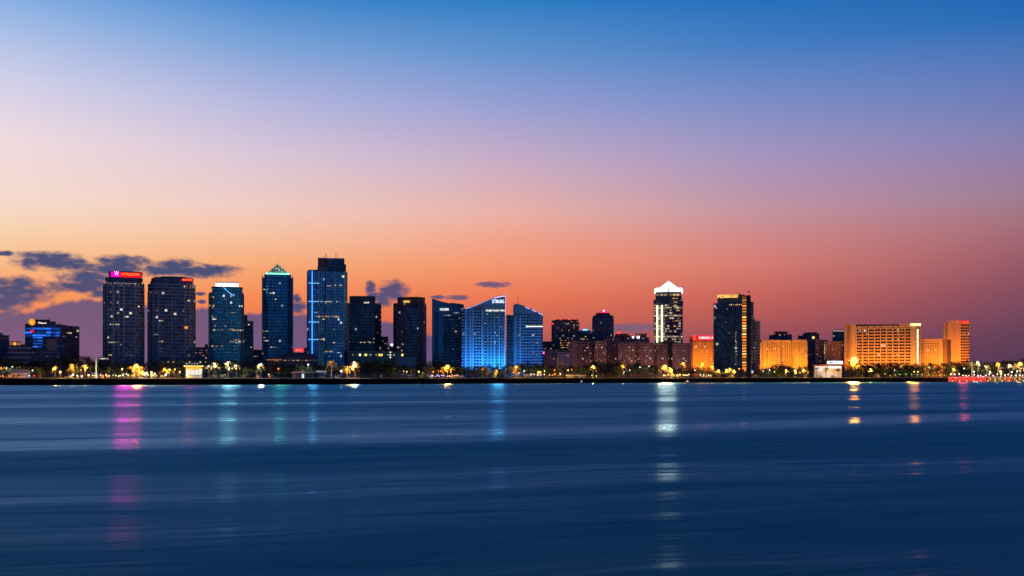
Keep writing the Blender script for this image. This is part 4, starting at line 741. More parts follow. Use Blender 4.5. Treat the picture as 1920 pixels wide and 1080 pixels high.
def palm_tree(name, h, seed, n=20, ln=3.6):
    r = random.Random(seed); root = link(name, None); tr = MB(); b = r.uniform(-.5, .5); tr.tube([(b * t * t, 0, h * t - (.3 if t == 0 else 0)) for t in (0, .25, .5, .75, 1)], [.34, .25, .21, .19, .17], 7); top = Vector((b, 0, h)); cr = MB()
    for i in range(n):
        a = 2 * math.pi * i / n + r.uniform(-.2, .2); up = r.uniform(-.35, 1.35); L = ln * r.uniform(.8, 1.15); d = Vector((math.cos(a), math.sin(a), 0)); sd = Vector((-d.y, d.x, 0)); prev = None
        for k in range(9):
            t = k / 8; c = top + d * L * (t * math.cos(up * .8)) + Vector((0, 0, L * (math.sin(up) * t - .85 * t * t))); w = .62 * math.sin(min(1, t * 1.15 + .12) * 2.6) + .05
            if prev: 
                for s_ in (1, -1):
                    p0, w0 = prev; dr = Vector((0, 0, -w * .55)); mid = (p0 + c) / 2
                    cr.face([p0, mid, mid + sd * s_ * w + dr + d * .25, p0 + sd * s_ * w0 * .85 + dr + d * .2] if s_ > 0 else [mid, p0, p0 + sd * s_ * w0 * .85 + dr + d * .2, mid + sd * s_ * w + dr + d * .25])
            prev = (c, w)
    tr.build('trunk', bark, root); cr.build('crown', palm_leaf, root); return root
def shrub(name, h, w, seed, mat): 
    r = random.Random(seed); root = link(name, None); m = MB(); t = MB()
    for i in range(7):
        a = r.uniform(0, 6.28); c = Vector((math.cos(a) * w * r.uniform(0, .4), math.sin(a) * w * .3, h * r.uniform(.25, .7)))
        t.tube([(0, 0, -.2), tuple(c * .5), tuple(c)], [.07, .05, .03], 5)
        for k in range(34): v = Vector((r.gauss(0, 1), r.gauss(0, 1), r.gauss(0, 1))).normalized() * w * .24 * r.random() ** .4; q = c + v; q.z = max(.1, q.z); leaf_card(m, q, r.uniform(.35, .7), r)
    t.build('stem', bark, root); m.build('foliage', mat, root); return root
KINDS = {  # proto, height, head of the label, group
    'broad': [(broad_tree('broadleaf_tree', 13, 13, 11), 13), (broad_tree('broadleaf_tree', 13, 15, 12, 19), 13), (broad_tree('broadleaf_tree', 13, 11, 13, 14), 13)],
    'tall': [(broad_tree('tall_tree', 17, 10, 21, 18, 44), 17), (broad_tree('tall_tree', 17, 12, 22, 20, 44), 17)],
    'round': [(broad_tree('round_tree', 9, 11, 31, 15, 44, leaf2, .15), 9), (broad_tree('round_tree', 9, 12, 32, 16, 44, leaf2, .12), 9)],
    'palm': [(palm_tree('palm_tree', 9.5, 41, 24, 4.4), 9.5), (palm_tree('palm_tree', 9.5, 42, 26, 4.9), 9.5), (palm_tree('palm_tree', 9.5, 43, 28, 5.2), 9.5)],
    'shrub': [(shrub('shrub', 3.4, 6, 51, leaf2), 3.4), (shrub('shrub', 3.4, 7, 52, palm_leaf), 3.4)]}
HEAD = {'broad': 'broad dark tree', 'tall': 'tall dark tree', 'round': 'rounded olive tree', 'palm': 'drooping palm tree', 'shrub': 'low olive shrub'}
GRP = {'broad': 'broad trees along the shore', 'tall': 'tall trees along the shore', 'round': 'rounded trees along the shore', 'palm': 'palm trees along the shore', 'shrub': 'shrubs along the promenade'}
CAT = {'broad': 'tree', 'tall': 'tree', 'round': 'tree', 'palm': 'palm tree', 'shrub': 'shrub'}
USED = set()
def plant(kind, px, ytop, back, head=None, ws=1.0):
    """a tree whose top reaches ytop in the photo, BACK metres behind the water's edge"""
    Y = shore(px) + back; pr, h0 = R.choice(KINDS[kind]); o = pr if pr.name not in USED else copy_tree(pr); USED.add(pr.name)
    h = max(1.2, zat(ytop, Y) - GZ); s = h / (h0 * (.98 if kind != 'palm' else 1.0))
    o.location = at(px, Y, GZ); o.rotation_euler = (0, 0, R.uniform(0, 6.28)); o.scale = (s * ws * R.uniform(.9, 1.15), s * ws * R.uniform(.9, 1.15), s)
    tag(o, None, CAT[kind], GRP[kind]); label_later(o, head or HEAD[kind], land(px), px); return o
def skyline(px):      # tops of the tree line, read off the photo
    T = [(-60, 672), (20, 670), (60, 674), (100, 675), (150, 668), (190, 674), (240, 680), (300, 678), (345, 676), (400, 676), (440, 674), (480, 676), (520, 682), (580, 680), (640, 682), (690, 674), (730, 676), (760, 682), (810, 676), (850, 682), (900, 684), (960, 682), (1020, 680), (1070, 684), (1110, 682), (1140, 678), (1200, 680), (1250, 688), (1290, 686), (1335, 688), (1420, 690), (1440, 686), (1500, 687), (1530, 690), (1580, 690), (1640, 680), (1690, 680), (1740, 682), (1790, 676), (1850, 680), (1900, 676), (1980, 674)]
    for (a, ya), (b, yb) in zip(T, T[1:]):
        if px <= b: return ya + (yb - ya) * max(0, (px - a) / (b - a))
    return 675
px = -45.0
while px < 1985:
    gap = any(a < px < b for a, b in ((343, 386), (1346, 1418), (1526, 1600)))
    y = skyline(px)
    if not gap: plant(R.choice(['broad', 'broad', 'tall'] if px < 1200 else ['broad', 'round', 'broad']), px, y + R.uniform(-1.5, 4), 62 + R.uniform(0, 40))
    px += R.uniform(9, 15)
px = -40.0
while px < 1985:
    gap = any(a < px < b for a, b in ((95, 122), (228, 300), (343, 386), (1238, 1296), (1346, 1418), (1470, 1520), (1526, 1600), (1790, 1990)))
    if not gap: plant(R.choice(['round', 'broad', 'round']), px, max(skyline(px) + 7, 688) + R.uniform(-3, 4), 36 + R.uniform(0, 16))
    px += R.uniform(15, 27)
px = -30.0
while px < 1780:
    if R.random() < .75 and not any(a < px < b for a, b in ((20, 58), (343, 386), (528, 626), (1060, 1100))): plant('shrub', px, 703 + R.uniform(-1.5, 1.5), 21 + R.uniform(0, 8))
    px += R.uniform(16, 30)
for px in range(1800, 1985, 22): plant('round', px + R.uniform(-4, 4), 688 + R.uniform(-3, 5), 70 + R.uniform(0, 30))
# ---------------------------------------------------------------- lamps
LAMPC = {'orange': (1, .36, .04), 'yellow': (1, .6, .12), 'white': (1, .88, .7), 'cold': (.75, .9, 1), 'amber': (1, .46, .07), 'red': (1, .04, .02), 'green': (.75, .9, .1), 'violet': (.5, .45, 1)}
BULB = {k: emis(k + ' lamp bulb', *{'orange': ((1, .17, .006), 3.2), 'amber': ((1, .26, .015), 3.6), 'yellow': ((1, .55, .12), 5)}.get(k, (c, 3)), False) for k, c in LAMPC.items()}
def make_lamp(col, h, r, arms=1):
    root = link('street_lamp', None); m = MB(); m.tube([(0, 0, -.2), (0, 0, h * .5), (0, 0, h)], [.12, .09, .06], 6)
    if arms > 1: m.tube([(-.9, 0, h), (.9, 0, h)], .05, 5)
    m.build('pole', dark_metal, root); m = MB(); m.lathe([(.28, 0), (.16, .25), (.12, .3)], 8); m.build('base', dark_metal, root)
    for k in range(arms):
        x = 0 if arms == 1 else (-.9, .9)[k]; m = MB(); m.ball((x, 0, h + r * .8), r, 10, 6); b = m.build('lamp_globe', BULB[col], root); m = MB(); m.lathe([(r * .55, 0), (r * .35, r * .3), (.03, r * .42)], 8, (x, 0, h + r * 1.72)); m.build('cap', dark_metal, b)
    return root
BANK = emis('floodlight lens', (1, .50, .12), 3.2, False)
def make_flood(h, cols, rows, r):
    root = link('floodlight_mast', None); m = MB(); m.tube([(0, 0, -.2), (0, 0, h + rows * r)], [.36, .2], 7); m.build('pole', dark_metal, root); m = MB(); st = r * 2.3; w = cols * st / 2
    for k in range(rows): m.box(-w, w, .1, .3, h + k * st - .1, h + k * st + .1)
    m.build('crossarm', dark_metal, root)
    for x, z in [(0, 0)] + [(st * .95 * math.cos(a), st * .95 * math.sin(a)) for a in (math.pi / 3 * q for q in range(6))] + ([(st * 1.85 * math.cos(a), st * 1.7 * math.sin(a)) for a in (math.pi / 5 * q for q in range(10))] if cols > 3 else []):
        z += h + st * (rows - 1) / 2; m = MB(); m.lathe([(r * .3, -.5), (r, -.1), (r * 1.04, .1)], 10); hd = m.build('lamp_head', dark_metal, root); hd.location = (x, 0, z); hd.rotation_euler = (math.pi / 2, 0, 0)
        m = MB(); m.ball((0, 0, .12), r * .92, 10, 6); m.build('lens', BANK, hd)
    return root
PROTO = {}
LAMPS = [  # px, py of the light, colour, globe radius, light power, metres behind the water's edge
    (2, 689, 'orange', .55, 5e3, 40), (12, 690, 'white', .4, 2e3, 38), (23, 688, 'white', .4, 2e3, 42), (61, 695, 'white', .45, 1500, 34), (55, 705, 'cold', .4, 900, 22), (64, 704.5, 'red', .4, 900, 24), (75, 704.5, 'red', .35, 700, 24),
    (104, 689, 'amber', .85, 2.6e4, 36), (113, 698, 'yellow', .75, 1.6e4, 30), (136, 685, 'orange', .6, 7e3, 33), (160, 686, 'yellow', .65, 9e3, 33), (152, 694, 'orange', .45, 3e3, 30), (137, 703, 'white', .7, 6e3, 24), (145, 704, 'white', .5, 3e3, 24), (154, 705, 'white', .45, 3e3, 24),
    (229, 692, 'yellow', .65, 7e3, 32), (267, 697, 'yellow', .7, 1.2e4, 28), (275, 699, 'white', .7, 1.2e4, 26), (284, 698, 'yellow', .7, 1.1e4, 28), (290, 700, 'cold', .6, 4e3, 26), (309, 692, 'orange', .8, 1.2e4, 32), (311, 703, 'white', .7, 6e3, 24), (318, 693.5, 'yellow', .65, 7e3, 32), (328, 693, 'yellow', .45, 3e3, 32), (337, 697, 'yellow', .5, 5e3, 30),
    (391, 687, 'white', .55, 6e3, 31), (403, 682.5, 'white', .55, 6e3, 33), (427, 680, 'white', .6, 8e3, 33), (443, 685.5, 'white', .6, 8e3, 31), (430, 690, 'cold', .35, 1500, 31), (489, 683.5, 'white', 1.0, 2.2e4, 31), (522, 691, 'orange', .65, 6e3, 31), (504, 702, 'white', .4, 2e3, 25), (506, 706, 'red', .4, 900, 22), (578, 684, 'cold', .6, 5e3, 32), (621, 679, 'orange', .7, 8e3, 36), (640, 696, 'cold', .85, 9e3, 28), (649, 693, 'orange', .65, 9e3, 30), (656, 688, 'amber', .6, 9e3, 31), (664, 680.5, 'white', .95, 2e4, 31), (666, 686, 'orange', .7, 1.2e4, 31),
    (763, 697, 'white', .4, 2e3, 27), (757, 696, 'orange', .45, 3e3, 28), (785, 697, 'green', .6, 7e3, 26), (812, 697, 'amber', .5, 5e3, 29), (822, 695, 'orange', .45, 4e3, 30), (829, 697, 'orange', .45, 4e3, 30), (848, 704, 'orange', .5, 5e3, 24), (855, 704, 'orange', .45, 4e3, 24), (840, 704.5, 'orange', .4, 3e3, 24),
    (905, 692, 'orange', .45, 3e3, 31), (931, 695, 'orange', .8, 1.4e4, 29), (929, 701, 'green', .5, 4e3, 25), (968, 687.5, 'orange', .85, 1.5e4, 32), (963, 698, 'orange', .6, 8e3, 28), (973, 699, 'orange', .75, 1.3e4, 27), (983, 695.5, 'white', .5, 3e3, 30), (996, 702, 'yellow', .45, 4e3, 25), (1010, 697, 'yellow', .75, 1.3e4, 28), (1021, 696, 'green', .55, 5e3, 29), (1040, 694, 'orange', .6, 6e3, 30), (1040, 701, 'amber', .65, 9e3, 26), (1050, 700, 'amber', .45, 5e3, 27), (1065, 694, 'white', .5, 3e3, 30), (1072, 693, 'orange', .5, 5e3, 30), (1112, 687, 'yellow', 1.05, 3e4, 31), (1118, 705, 'green', .4, 4e3, 23), (1110, 704, 'green', .45, 5e3, 24),
    (1168, 685.5, 'orange', .75, 8e3, 34), (1170, 697, 'white', .4, 1200, 28), (1181, 694, 'white', .4, 1200, 30), (1200, 688.5, 'white', .5, 2e3, 33), (1217, 687, 'white', .5, 2e3, 33), (1258.5, 694, 'yellow', 1.1, 3e4, 28), (1281, 681.5, 'orange', .95, 1.6e4, 38), (1303, 694, 'white', .5, 2e3, 30), (1316, 682, 'amber', .8, 1.4e4, 40), (1335, 687.5, 'orange', 1.0, 2e4, 34),
    (1347, 695, 'yellow', .8, 1.2e4, 32), (1362, 694, 'yellow', .9, 1.5e4, 33), (1368, 691, 'amber', .8, 1.2e4, 36), (1376, 694.5, 'yellow', .8, 1.2e4, 33), (1386, 692, 'amber', .7, 1e4, 35), (1397, 694, 'amber', .7, 1e4, 33), (1411, 697, 'white', .6, 5e3, 30), (1431, 695, 'white', .5, 3e3, 32), (1443, 694, 'white', .55, 4e3, 33), (1452, 697, 'green', .5, 3e3, 30), (1474, 694, 'yellow', .9, 1.6e4, 33), (1491, 695, 'yellow', 1.1, 2.4e4, 32), (1507, 694, 'yellow', .9, 1.8e4, 33), (1500, 699, 'amber', .7, 9e3, 30), (1515, 698, 'amber', .7, 9e3, 30),
    (1632, 692.5, 'yellow', .95, 1.8e4, 34), (1714, 697, 'yellow', .6, 5e3, 30), (1721, 697, 'yellow', .6, 5e3, 30), (1735, 691, 'orange', .55, 5e3, 34), (1742, 689, 'white', .55, 4e3, 35), (1677, 694, 'white', .4, 1500, 33), (1660, 683.5, 'orange', .5, 4e3, 40),
    (1788, 692, 'yellow', 1.0, 2e4, 33), (1808, 691, 'white', .8, 9e3, 34), (1822, 681, 'white', .8, 9e3, 40), (1833, 679, 'white', 1.05, 1.8e4, 42), (1826, 697, 'white', .9, 9e3, 32), (1849, 689, 'white', .6, 4e3, 36), (1856, 697, 'white', .9, 1.2e4, 32), (1870, 682, 'amber', 1.15, 2.6e4, 40), (1876, 696, 'white', 1.0, 1.2e4, 32), (1893, 684.5, 'white', 1.1, 1.8e4, 40), (1897, 698, 'white', .9, 1e4, 32), (1907, 696, 'white', .9, 1e4, 32), (1928, 697, 'white', .9, 1e4, 32)]
CN = {'orange': 'orange', 'amber': 'amber', 'yellow': 'warm yellow', 'white': 'white', 'cold': 'cold white', 'red': 'red', 'green': 'lime green', 'violet': 'violet'}
def lamp(px, py, col, r, power, back, head=None, group='lamps along the shore'):
    Y = shore(px) + back; h = max(.8, zat(py, Y) - GZ - r * .8); key = (col, round(r, 2), round(h * 2) / 2)
    o = copy_tree(PROTO[key]) if key in PROTO else PROTO.setdefault(key, make_lamp(col, key[2], r)); p = at(px, Y, GZ); o.location = p; o.rotation_euler = (0, 0, 0)
    tag(o, None, 'street lamp', group); sz = 'large' if r > .9 else 'small' if r < .5 else 'globe'
    label_later(o, head or f'{sz} {CN[col]} street lamp', land(px), px)
    lamp_light('lamp_glow', 'POINT', (p.x, p.y - r - .3, GZ + key[2] + r * .8), LAMPC[col], power * (2.1 if col in ('orange', 'amber', 'yellow') else 1.8), r * .8)
for L in LAMPS: lamp(*L)
def burst_palm(px, py, back):
    Y = shore(px) + back; hz = zat(py, Y) - GZ; pr, h0 = R.choice(KINDS['palm']); o = pr if pr.name not in USED else copy_tree(pr); USED.add(pr.name); s_ = hz / h0
    o.location = at(px, Y, GZ); o.rotation_euler = (0, 0, R.uniform(0, 6.28)); k = max(.75, min(1.25, s_ ** .5)); o.scale = (k, k, s_)
    tag(o, None, 'palm tree', GRP['palm']); label_later(o, 'lamplit starburst palm tree', land(px), px)
for L in LAMPS:
    if L[4] >= 1.1e4 and L[1] < 698: burst_palm(L[0] + R.uniform(-.6, .6), L[1] + 1.0, L[5] + 2.2)  # palms added at bright lamps; their lit fronds imitate lamp bursts
for px, y in ((136, 685), (160, 686), (391, 687), (403, 682.5), (427, 680), (443, 685.5), (318, 693), (650, 689), (1531, 690), (1549, 691), (1572, 692), (1822, 681), (1850, 686), (1930, 679), (621, 679), (1168, 685)): burst_palm(px, y + .5, 35)
# the brightest floodlight on the shore
for px, py, cols, rows, r, pw, lab in ((1602, 675, 4, 3, .95, 3.0e5, 'tall mast carrying the biggest and brightest bank of amber floodlights'), (1247, 687, 3, 2, .75, 9e4, 'amber floodlight mast below the pagoda roofed tower'),
        (839, 687, 3, 2, .62, 6e4, 'amber floodlight mast below the concave roofed tower'), (255, 685.5, 3, 2, .58, 6e4, 'amber floodlight mast below the magenta signed tower'), (1913, 681.5, 3, 2, .85, 7e4, 'amber floodlight mast by the red quay end')):
    Y = shore(px) + 29; o = make_flood(zat(py + 1, Y) - GZ - r * 2.3 * (rows - 1) / 2, cols, rows, r); o.location = at(px, Y, GZ); tag(o, lab, 'floodlight mast', 'floodlight masts on the shore')
    lamp_light('flood_glow', 'POINT', at(px, Y - 2.5, zat(py, Y)), (1, .38, .05), pw, 1.6)
    for dx, dy in ((-9, 3), (9, 4), (-4.5, 8), (5, 9)) if px == 1602 else ((-7, 3), (7, 4)): burst_palm(px + dx, py + dy, 31)  # more added palms, imitating the glare around the masts
# small promenade lights in rows
def small_lights(x0, x1, n, py, cols, r, power, back, head, group, every=3):
    pr = {}
    for i in range(n):
        px = x0 + (x1 - x0) * i / max(1, n - 1) + R.uniform(-2.2, 2.2); Y = shore(px) + back; c = R.choice(cols); h = max(.5, zat(py, Y) - GZ)
        if c in pr: o = copy_tree(pr[c])
        else:
            o = link('bollard_lamp', None); pr[c] = o; m = MB(); m.tube([(0, 0, -.1), (0, 0, h)], [.1, .08], 6); m.build('post', dark_metal, o); m = MB(); m.ball((0, 0, h + r * .7), r, 8, 5); m.build('lamp_globe', BULB[c], o)
        o.location = at(px, Y, GZ); k_ = R.uniform(.55, 1.15); o.scale = (k_, k_, R.uniform(.7, 1.5)); tag(o, None, 'bollard lamp', group); label_later(o, f'{CN[c]} {head}', land(px), px)
        if i % every == 1: lamp_light('bollard_glow', 'POINT', at(px, Y - .6, GZ + h + .4), LAMPC[c], power, .4)
small_lights(163, 226, 14, 705, ['yellow', 'yellow', 'white', 'green'], .42, 3500, 24, 'bollard lamp', 'bollard lamps along the promenade')
small_lights(228, 292, 16, 704, ['white', 'yellow', 'amber'], .5, 5000, 24, 'bollard lamp', 'bollard lamps along the promenade')
small_lights(0, 44, 7, 706.5, ['amber', 'orange'], .4, 2200, 20, 'bollard lamp', 'bollard lamps along the promenade')
small_lights(806, 866, 14, 705.5, ['violet', 'violet', 'white', 'cold'], .4, 1200, 23, 'bollard lamp', 'bollard lamps along the promenade')
small_lights(992, 1052, 9, 703.5, ['yellow', 'amber', 'white'], .42, 3500, 24, 'bollard lamp', 'bollard lamps along the promenade')
small_lights(1244, 1293, 13, 704.5, ['yellow', 'yellow', 'white'], .55, 7000, 24, 'bollard lamp', 'bollard lamps along the promenade')
small_lights(1312, 1332, 6, 705, ['yellow', 'white'], .45, 3000, 24, 'bollard lamp', 'bollard lamps along the promenade')
small_lights(1658, 1772, 12, 703.5, ['green', 'yellow', 'green'], .4, 3500, 24, 'lawn lamp', 'lawn lamps along the promenade')
small_lights(1782, 1990, 30, 704.0, ['white', 'white', 'yellow'], .75, 7000, 24, 'quay lamp', 'white lamps along the quay')
# ---------------------------------------------------------------- floodlights on the facades
FL = {}
def flood(b, px, py, d, col, power, tpx, tpy, h=3.0, size=2.0, cone=2.2, head='floodlight'):
    M = b.root.matrix_basis.copy(); M = Matrix.LocRotScale(b.root.location, b.root.rotation_euler.to_quaternion(), None)
    p = M @ Vector((b.x(px), -d, 0)); t = M @ Vector((b.x(tpx), 0, b.z(tpy))); p.z = GZ + h
    key = round(h, 1)
    if key in FL: o = copy_tree(FL[key])
    else:
        o = link('floodlight', None); FL[key] = o; m = MB(); m.tube([(0, 0, -.1), (0, 0, h)], .12, 6); m.build('post', dark_metal, o); m = MB(); m.box(-.5, .5, -.3, .3, h - .1, h + .5); m.build('lamp_head', dark_metal, o)
    o.location = (p.x, p.y, GZ); tag(o, None, 'floodlight', 'floodlights aimed at the facades'); label_later(o, head, land(tpx), px)
    lamp_light('facade_flood', 'SPOT', (p.x, p.y, p.z + 1.0), col, power, size, t, cone=cone)
AMB = (1, .30, .02)
for px in (1588, 1612, 1640, 1668, 1696, 1719): flood(HOTEL3, px, 0, 26, AMB, 9e4, px, 640, 6, 3, 1.9, 'amber floodlight')
for px in (1430, 1453, 1490, 1507): flood(HOTEL2, px, 0, 22, (1, .33, .015), 9.5e4, px, 650, 6, 3, 1.9, 'amber floodlight')
for px in (1300, 1318, 1336): flood(HOTEL1, px, 0, 30, (1, .26, .015), 7e4, px, 660, 6, 3, 1.9, 'amber floodlight')
for px in (1736, 1752, 1768): flood(HOTEL4, px, 0, 36, AMB, 1.2e5, px, 660, 6, 3, 1.9, 'amber floodlight')
for px in (1776, 1790, 1806): flood(HOTEL5, px, 0, 50, (1, .26, .015), 2.4e5, px, 640, 6, 3, 1.8, 'amber floodlight')
for bb, px in BROWN: flood(bb, px, 0, 30, (1, .36, .2), 6e3, px, 662, 4, 2, 2.2, 'added warm floodlight')  # floods added to warm the brown blocks in place of street glow
for px in (872, 884, 897): flood(BRIGHT, px, 0, 26, (.07, .36, 1), 4e4, px, 630, 3, 1.5, 2.0, 'blue floodlight')
for px in (912, 924, 936, 945): flood(BRIGHT, px, 0, 16, (.05, .45, 1), 4.6e4, px, 650, 2, 1.5, 2.0, 'blue floodlight')
for px in (958, 975, 995, 1012): flood(SLOPE, px, 0, 40, (.08, .34, 1), 2.4e4, px, 630, 3, 1.5, 2.0, 'blue floodlight')
# added spots by signs and lamps, strengthening their reflection columns on the water
def reflection_spot(px, py, Y, col, power, size=4.0, d=3.0):
    p = at(px, Y - d, zat(py, Y)); lamp_light('added_reflection_spot', 'SPOT', p, col, power * (1.7 if Y < 1300 and py < 640 else 4), size, (p.x * .12, 120, 0), cone=.9)
for a in ((226, 514, 1095, (1, .0, .42), 2.4e5, 8), (250, 514, 1095, (1, .02, .2), 1.2e5, 5), (351, 524, 1110, (1, .05, .12), 3e4, 4), (426, 533, 1145, (.45, .9, 1), 1.2e5, 9), (521, 512, 1195, (.1, .9, .6), 5e4, 7), (586, 560, 1145, (.15, .5, 1), 6e4, 3), (586, 620, 1145, (.15, .5, 1), 6e4, 3),
          (934, 565, 1235, (.12, .45, 1), 2.0e5, 8), (925, 660, 1225, (.05, .45, 1), 8e4, 8), (880, 660, 1225, (.1, .35, 1), 3e4, 6), (1253, 540, 1490, (1, .95, .85), 2.6e5, 12), (1236, 610, 1490, (1, .8, .45), 8e4, 5), (1320, 633, 1390, (1, .1, .1), 4e4, 8), (1395, 630, 1345, (1, .45, .1), 3e4, 3),
          (1716, 609, 1454, (1, .25, .025), 3.2e5, 5), (1809, 604, 1588, (1, .06, .05), 1.6e5, 5), (1602, 675, 1240, (1, .27, .025), 7e6, 5, 6), (1247, 687, 1080, (1, .3, .03), 6e5, 3), (839, 687, 930, (1, .28, .03), 2.5e5, 3), (255, 686, 800, (1, .28, .03), 2e5, 3), (489, 684, 820, (1, .9, .8), 5e4, 2), (664, 681, 850, (1, .9, .8), 4e4, 2)): reflection_spot(*a)
# ---------------------------------------------------------------- small things on the shore
def low(name, label, cat, a, c, back): 
    Y = shore((a + c) / 2) + back; return B(name, label, cat, a, c, Y)
b = low('pavilion', 'small pavilion with a glowing yellow flat roof edge', 'pavilion', 345, 383, 30)
for px in (349, 357, 365, 373, 379): b.box('column', px - .4, px + .4, 690, 710, white_c, 0, .5)
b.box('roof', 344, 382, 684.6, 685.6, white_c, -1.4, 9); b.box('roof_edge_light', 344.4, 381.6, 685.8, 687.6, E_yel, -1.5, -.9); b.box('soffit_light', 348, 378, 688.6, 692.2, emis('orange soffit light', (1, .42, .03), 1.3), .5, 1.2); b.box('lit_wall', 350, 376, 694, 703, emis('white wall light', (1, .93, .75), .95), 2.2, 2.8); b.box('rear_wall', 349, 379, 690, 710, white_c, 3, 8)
for i in range(5): b.box('roof_light', 349 + i * 5, 351 + i * 5, 681.2, 682.6, W_white, .2, .8)
b = low('gabled_shed', 'blue grey shed with a long pitched roof beside the orange promenade', 'shed', 19, 58, 26)
b.box('wall', 21, 56, 698, 709, G_grey, 0, 7); m = MB(); m.loft([[(b.x(19), -.8, b.z(699)), (b.x(58), -.8, b.z(699)), (b.x(58), 8, b.z(699)), (b.x(19), 8, b.z(699))], [(b.x(22), 3.4, b.z(692.6)), (b.x(55), 3.4, b.z(692.6)), (b.x(55), 3.8, b.z(692.6)), (b.x(22), 3.8, b.z(692.6))]]); m.build('roof', plain('slate blue roof', (.12, .14, .20), .8), b.root); b.box('door', 34, 38, 701, 709, dark_metal, -.15, .2)
b = B('convention_hall', 'long low hall with layered flat roofs and a warm lit eave', 'hall', 498, 602, 1060)
b.box('wall', 502, 596, 674, 700, G_grey, 2, 30); b.elev('roof', [(498, 674), (500, 671.4), (520, 668.4), (594, 667), (596, 671), (560, 674)], slab_d, 0, 32); b.elev('upper_roof', [(528, 667.6), (532, 663.4), (560, 661.6), (588, 663.6), (592, 667)], navy, 6, 26); b.box('eave_light', 500, 528, 674.2, 675.2, W_amber, -.6, .2); b.box('eave_light', 514, 522, 675.6, 677.2, W_warm, -.6, .2)
for i in range(8): b.box('lit_window', 532 + i * 8, 537 + i * 8, 675, 676.2, W_dim, 1.4, 2.2)
b = low('gabled_pavilion', 'pale gabled pavilion with a low porch roof', 'pavilion', 546, 590, 32); b.box('wall', 549, 588, 699, 709, slab_d, 1, 8); b.elev('roof', [(545, 699.4), (548, 697.6), (561, 697), (567, 694.4), (573, 697), (591, 697.4), (592, 699.4)], slab_m, -.8, 9)
for i in range(6): b.box('porch_column', 549 + i * 7.4, 549.8 + i * 7.4, 699, 709, slab_d, -.5, 0)
b.box('doorway', 566, 570, 701, 709, W_cool, .8, 1.2)
b = low('flat_pavilion', 'pale flat roofed kiosk beside the gabled pavilion', 'pavilion', 594, 612, 34); b.box('wall', 596, 610, 698, 709, slab_d, 1, 7); b.box('roof', 593, 612, 695.4, 698, slab_m, -.8, 8)
for i in range(3): b.box('window', 598 + i * 4.2, 600.6 + i * 4.2, 700, 705, G_navy, .7, 1.1)
b = low('boat_house', 'low grey boat house with a flat roof', 'boat house', 1060, 1100, 21); b.box('wall', 1063, 1097, 704.4, 710, concrete, 0, 6); b.box('roof', 1061, 1099, 703, 704.6, slab_l, -.8, 7); b.box('door', 1078, 1083, 705.4, 710, dark_metal, -.15, .2)
b = low('rest_hut', 'small grey hut with a sloping roof near the pagoda roofed tower', 'hut', 1216, 1242, 22); b.box('wall', 1218, 1240, 705, 710, concrete, 0, 5); b.elev('roof', [(1216, 705.4), (1218, 704), (1229, 702.8), (1240, 704), (1242, 705.4)], slab_d, -.7, 6); b.box('door', 1227, 1230, 706, 710, dark_metal, -.15, .2)
b = low('tent', 'small orange tent on the grassy bank', 'tent', 188, 197, 19); pyr(b, 'canvas', 188.5, 196.5, 709.5, 702.6, 3.4, emis('orange lit canvas', (1, .18, .02), 1.1), sh=0); b.box('doorway', 191.4, 194, 707, 709.4, W_amber, -.3, 0)
b = B('exhibition_hall', 'white lit hall with a flat red edged roof by the brightest floodlight', 'hall', 1524, 1580, shore(1550) + 90)
b.box('wall', 1526, 1578, 686, 712, white_c, 2, 30); b.box('roof', 1522, 1600, 683.6, 685.4, plain('red roof edge', (.35, .05, .03), .6), -1, 32); b.box('lit_front', 1528, 1547, 686.4, 696, emis('warm white hall light', (1, .82, .6), 1.0), 1.2, 1.8); b.box('lit_front', 1552, 1577, 686.4, 690.6, emis('white hall light', (1, .92, .8), 1.2), 1.2, 1.8)
for i in range(6): b.box('lit_window', 1549 + i * 4.6, 1552.4 + i * 4.6, 693, 697, W_amber, 1.2, 1.9)
sc_ = b.box('video_screen', 1551, 1580, 677, 682.4, emis('white screen light', (.8, .88, 1), 2.2), 3, 4); b.box('screen_picture', 1554.5, 1562, 678.4, 681.2, emis('blue screen light', (.1, .3, .9), 1.2), 2.7, 3, parent=sc_); b.box('screen_picture', 1566, 1572, 678.6, 681, emis('sky screen light', (.3, .55, 1), 1.2), 2.7, 3, parent=sc_); b.box('screen_post', 1553, 1554, 682, 685, dark_metal, 3.2, 3.8); b.box('screen_post', 1576, 1577, 682, 685, dark_metal, 3.2, 3.8)
lamp_light('hall_glow', 'POINT', at(1552, shore(1550) + 80, GZ + 5), (1, .8, .55), 6e3, 2)
b = low('pole', 'slim tall pale mast standing alone above the promenade', 'mast', 179, 182, 26); m = MB(); m.tube([(0, 0, -.3), (0, 0, b.z(672))], [.55, .4], 8); m.build('shaft', bluec, b.root); m = MB(); m.lathe([(.9, 0), (.7, .5), (.55, .7)], 8); m.build('base', concrete, b.root)
b = B('podium_building', 'long low dim podium roof at the foot of the dark rounded tower', 'podium', 296, 404, 1040); b.box('wall', 300, 402, 676, 700, teal_m, 1, 30); b.box('roof', 297, 404, 673.4, 676.2, slab_d, -.6, 32)
for i in range(9): b.box('lit_window', 304 + i * 10, 307 + i * 10, 678, 679.6, R.choice([W_dim, W_warm]), .6, 1.2)
b = B('shop_row', 'small lit shop front at the foot of the magenta signed tower', 'shop', 184, 206, 1010); b.box('wall', 185, 205, 672, 700, plum, 1, 10); b.box('canopy', 184, 206, 669.6, 671, slab_d, -1, 11)
for i in range(5): b.box('lit_window', 186 + i * 3.8, 188.6 + i * 3.8, 671.4, 673.6, R.choice([W_warm, W_white]), .4, 1.2)
